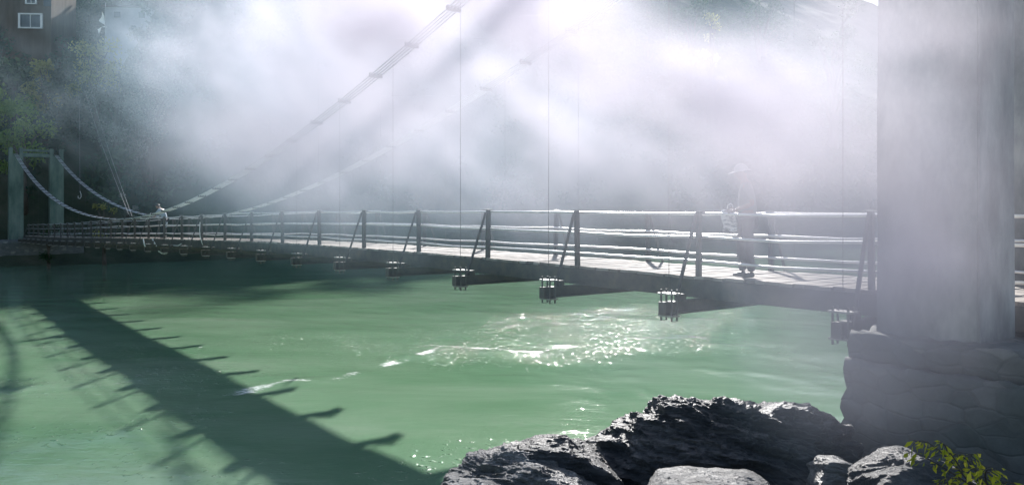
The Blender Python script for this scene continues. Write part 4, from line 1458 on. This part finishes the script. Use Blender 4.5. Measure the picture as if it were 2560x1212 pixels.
def person(loc, yaw, J, label, shirt, long_shirt=False, cap=None, curl=.5, head_pitch=0.1, head_yaw=0.0, sleeves='long'):
    """J: joints in metres, x forward, y left, z up"""
    j = {k: Vector(v) for k, v in J.items()}
    root = empty('person', loc, label, 'person')
    root.rotation_euler = (0, 0, yaw)
    legs = []
    for s in 'lr':
        legs.append([('hip', j['hip'], (.13, .10)), ('h' + s, j['h' + s], (.088, .088)), ('m' + s, j['h' + s].lerp(j['k' + s], .5), .074), ('k' + s, j['k' + s], .055), ('c' + s, j['k' + s].lerp(j['a' + s], .3), .054), ('a' + s, j['a' + s], .036)])
    arms = []
    for s in 'lr':
        arms.append([('chest', j['chest'], (.15, .10)), ('s' + s, j['s' + s], (.058, .058)), ('u' + s, j['s' + s].lerp(j['e' + s], .5), .046), ('e' + s, j['e' + s], .037), ('f' + s, j['e' + s].lerp(j['w' + s], .35), .036), ('w' + s, j['w' + s], .025)])
    torso = [('hip', j['hip'], (.13, .10)), ('waist', j['waist'], (.125, .09)), ('chest', j['chest'], (.15, .10)), ('neck', j['neck'], .055), ('skull', j['head'], (.05, .05))]
    body = [skin_me('body', [torso] + legs + arms, 2)]
    hm, HM = head_me(j['head'] + Vector((.012, 0, .03)), head_yaw, head_pitch)
    body.append(hm)
    for s, sg in (('l', 1), ('r', -1)):
        d = j['w' + s] - j['e' + s]
        side = Vector((.2, -sg * .5, .85))
        body += hand_me(j['w' + s], d, None, side, curl)
    bm_ = join_meshes('body', body)
    o = child_of('body', bm_, root); bm_.materials.append(M['skin'])

    def cloth(name, chains, mat, sub=2):
        me = skin_me(name, chains, sub); me.materials.append(mat)
        return child_of(name, me, root)
    # shirt
    sh_ = [[('hipS', j['hip'] + Vector((0, 0, -.02)), (.168, .135)), ('waist', j['waist'], (.158, .122)), ('chest', j['chest'], (.178, .128)), ('collar', j['neck'] + (j['chest'] - j['neck']) * .35, (.085, .08))]]
    if long_shirt:
        sh_[0].insert(0, ('hem', j['hip'] * .06 + (j['kl'] + j['kr']) * .47 - Vector((0, 0, .05)), (.19, .17)))
    for s in 'lr':
        e = j['e' + s]; wv = e.lerp(j['w' + s], .92 if sleeves == 'long' else .02)
        sh_.append([('chest', j['chest'], (.178, .128)), ('s' + s, j['s' + s], .076), ('u' + s, j['s' + s].lerp(e, .5), .066)] + ([('e' + s, e, .055), ('w' + s, wv, .042)] if sleeves == 'long' else [('e' + s, j['s' + s].lerp(e, .85), .062)]))
    cloth('shirt', sh_, shirt)
    tr = []
    for s in 'lr':
        tr.append([('hip', j['hip'], (.15, .12)), ('h' + s, j['h' + s] + Vector((0, 0, -.02)), .104), ('m' + s, j['h' + s].lerp(j['k' + s], .5), .092), ('k' + s, j['k' + s], .076), ('c' + s, j['k' + s].lerp(j['a' + s], .5), .072), ('a' + s, j['a' + s] + Vector((0, 0, .005)), .064)])
    cloth('trousers', tr, M['trouser'])
    for s in 'lr':
        a = j['a' + s]; t = j['t' + s]
        z0 = min(a.z - .04, .04)
        cloth('shoe', [[('h', Vector((a.x, a.y, t.z + .012)) - (t - a).normalized() * .05, (.040, .042)), ('a', Vector((a.x, a.y, t.z + .02)), (.044, .05)), ('b', a.lerp(t, .55) * 1 + Vector((0, 0, t.z + .012 - a.lerp(t, .55).z)), (.046, .038)), ('t', t, (.040, .028))]], M['shoe'])
    # eyes
    for sg in (-1, 1):
        bm = bmesh.new(); bmesh.ops.create_uvsphere(bm, u_segments=10, v_segments=8, radius=.012)
        bmesh.ops.transform(bm, matrix=HM @ Matrix.Translation((.079, sg * .031, .012)), verts=bm.verts)
        me = bpy.data.meshes.new('eye'); bm.to_mesh(me); bm.free(); me.materials.append(M['hair'])
        child_of('eye', me, root)
    # hair
    bm = bmesh.new(); bmesh.ops.create_icosphere(bm, subdivisions=4, radius=1)
    kill = []
    for v in bm.verts:
        x, y, z = v.co
        if z < .15 + .55 * max(0, x) - .75 * max(0, -x) * 1.0 : kill.append(v)
    bmesh.ops.delete(bm, geom=kill, context='VERTS')
    for v in bm.verts:
        x, y, z = v.co
        n = 1 + .02 * math.sin(37 * x + 23 * y) * math.cos(31 * z)
        v.co = Vector((x * .104 * n - .004, y * .082 * n, z * .126 * n))
    ext = bmesh.ops.solidify(bm, geom=list(bm.faces), thickness=.012)
    bmesh.ops.transform(bm, matrix=HM, verts=bm.verts)
    me = bpy.data.meshes.new('hair'); bm.to_mesh(me); bm.free(); me.materials.append(M['hair'])
    child_of('hair', me, root)
    if cap:
        bm = bmesh.new(); bmesh.ops.create_icosphere(bm, subdivisions=4, radius=1)
        bmesh.ops.delete(bm, geom=[v for v in bm.verts if v.co.z < .22], context='VERTS')
        for v in bm.verts: v.co = Vector((v.co.x * .118, v.co.y * .096, v.co.z * .140))
        bmesh.ops.solidify(bm, geom=list(bm.faces), thickness=.006)
        bmesh.ops.transform(bm, matrix=HM, verts=bm.verts)
        me = bpy.data.meshes.new('cap'); bm.to_mesh(me); bm.free(); me.materials.append(cap)
        cp = child_of('cap', me, root)
        # brim all round, longer at the front and back
        vs, fs = [], []
        for i in range(28):
            a = 2 * math.pi * i / 28
            ca, sa = math.cos(a), math.sin(a)
            ext = .014 + .075 * max(0, ca) ** 2 + .022 * max(0, -ca) ** 3
            for q, dz_ in ((0, .004), (0, -.004), (1, .003), (1, -.003)):
                r1, r2 = .112 + q * ext, .090 + q * min(ext, .035)
                vs.append(HM @ Vector((ca * r1, sa * r2, .034 - q * .02 + dz_)))
        for i in range(28):
            a = i * 4; b = ((i + 1) % 28) * 4
            fs += [(a, a + 2, b + 2, b), (a + 1, b + 1, b + 3, a + 3), (a + 2, a + 3, b + 3, b + 2), (a, b, b + 1, a + 1)]
        mb = MB().add(vs, fs); me = mb.mesh('brim'); me.materials.append(cap)
        child_of('brim', me, cp)
    return root


YAW_L = math.radians(180 - 14)      # walking away to the left along the deck
p1 = at(1868, 697, 12.4)
zf = dz(((p1.x - A0.x) * U.x + (p1.y - A0.y) * U.y))
JW = dict(hip=(0, 0, .93), waist=(.0, 0, 1.10), chest=(.015, 0, 1.33), neck=(.035, 0, 1.50), head=(.075, 0, 1.60),
          hl=(.0, .095, .90), kl=(-.02, .10, .49), al=(-.06, .10, .09), tl=(.09, .12, .035),
          hr=(.0, -.095, .90), kr=(.10, -.10, .50), ar=(.06, -.10, .09), tr=(.22, -.115, .035),
          sl=(.01, .20, 1.42), el=(-.07, .25, 1.14), wl=(.17, .15, 1.05),
          sr=(.01, -.20, 1.42), er=(-.05, -.25, 1.14), wr=(.19, -.13, 1.03))
person(Vector((p1.x, p1.y, zf)), YAW_L, JW, 'person in a brimmed cap and dark trousers walking left across the deck through smoke',
       M['shirt_grey'], cap=M['cap_cloth'], curl=.75, head_pitch=.18, head_yaw=.1, sleeves='short')

# printed bag he carries in front of him
m, nt, out = new_mat('printed_paper')
tc = N(nt, 'ShaderNodeTexCoord')
mp = N(nt, 'ShaderNodeMapping'); mp.inputs['Scale'].default_value = (7, 7, 22)
nt.links.new(tc.outputs['Object'], mp.inputs['Vector'])
nz = N(nt, 'ShaderNodeTexNoise', in_Scale=2.0, in_Detail=3.0)
nt.links.new(mp.outputs[0], nz.inputs['Vector'])
rp = ramp(nt, nz.outputs['Fac'], [(.42, (.78, .77, .75)), (.5, (.74, .73, .71)), (.56, (.36, .36, .38))])
bs = N(nt, 'ShaderNodeBsdfPrincipled', in_Roughness=.8)
nt.links.new(rp.outputs[0], bs.inputs['Base Color']); nt.links.new(bs.outputs[0], out.inputs['Surface'])
M['paper'] = m
Rz = Matrix.Translation((p1.x, p1.y, zf)) @ Matrix.Rotation(YAW_L, 4, 'Z')
bm = bmesh.new()
bmesh.ops.create_grid(bm, x_segments=10, y_segments=12, size=.5)
for v in bm.verts:
    x, y = v.co.x, v.co.y
    v.co = Vector((.27 + x * .21 + .02 * math.sin(5 * y), .02 + .03 * math.sin(4 * x + 3 * y) - x * .05, .90 + y * .30 + .018 * math.sin(7 * x) * (1 if y < -.3 else .4)))
r_ = bmesh.ops.solidify(bm, geom=list(bm.faces), thickness=.03)
bmesh.ops.transform(bm, matrix=Rz, verts=bm.verts)
me = bpy.data.meshes.new('paper_bag'); bm.to_mesh(me); bm.free()
pb = empty('paper_bag', Rz @ Vector((.27, .02, .75)), 'pale printed paper bag held in front by the person in the cap', 'bag')
link('bag_body', me, M['paper'], pb)
MB().tube([Rz @ Vector(q) for q in ((.22, .02, 1.03), (.215, .02, 1.12), (.24, .02, 1.15), (.29, .02, 1.12), (.30, .02, 1.03))], .008, 6).build('handle', M['paper'], pb, smooth=True)

p2 = at(372, 597, 38.6)
s2 = ((p2.x - A0.x) * U.x + (p2.y - A0.y) * U.y)
p2 = B(s2, .42)
JS = dict(hip=(-.06, 0, .95), waist=(-.02, 0, 1.11), chest=(.10, 0, 1.31), neck=(.20, 0, 1.44), head=(.29, 0, 1.52),
          hl=(-.06, .095, .92), kl=(.0, .10, .50), al=(-.04, .11, .09), tl=(.12, .13, .035),
          hr=(-.06, -.095, .92), kr=(.02, -.10, .50), ar=(-.02, -.11, .09), tr=(.14, -.12, .035),
          sl=(.12, .20, 1.37), el=(.28, .24, 1.16), wl=(.50, .16, 1.10),
          sr=(.12, -.20, 1.37), er=(.28, -.24, 1.14), wr=(.50, -.14, 1.06))
yaw2 = math.radians(180 - 6)
person(p2, yaw2, JS, 'person in a long pale blue shirt stooping forward over the far part of the railing',
       M['shirt_blue'], long_shirt=True, curl=1.0, head_pitch=.55)
R2 = Matrix.Translation(p2) @ Matrix.Rotation(yaw2, 4, 'Z')
for a_, b_, lb in (((.58, .13, 1.22), (.74, .12, .92), 'short white stick held by the stooping worker, right one of two'),
                   ((.60, -.11, 1.14), (.98, -.14, .93), 'short white stick held by the stooping worker, left one of two')):
    tag(MB().tube([R2 @ Vector(a_), R2 @ Vector(b_)], .022, 7).build('stick', M['cord'], smooth=True), lb, 'stick', 'white sticks in the stooping worker\'s hands')
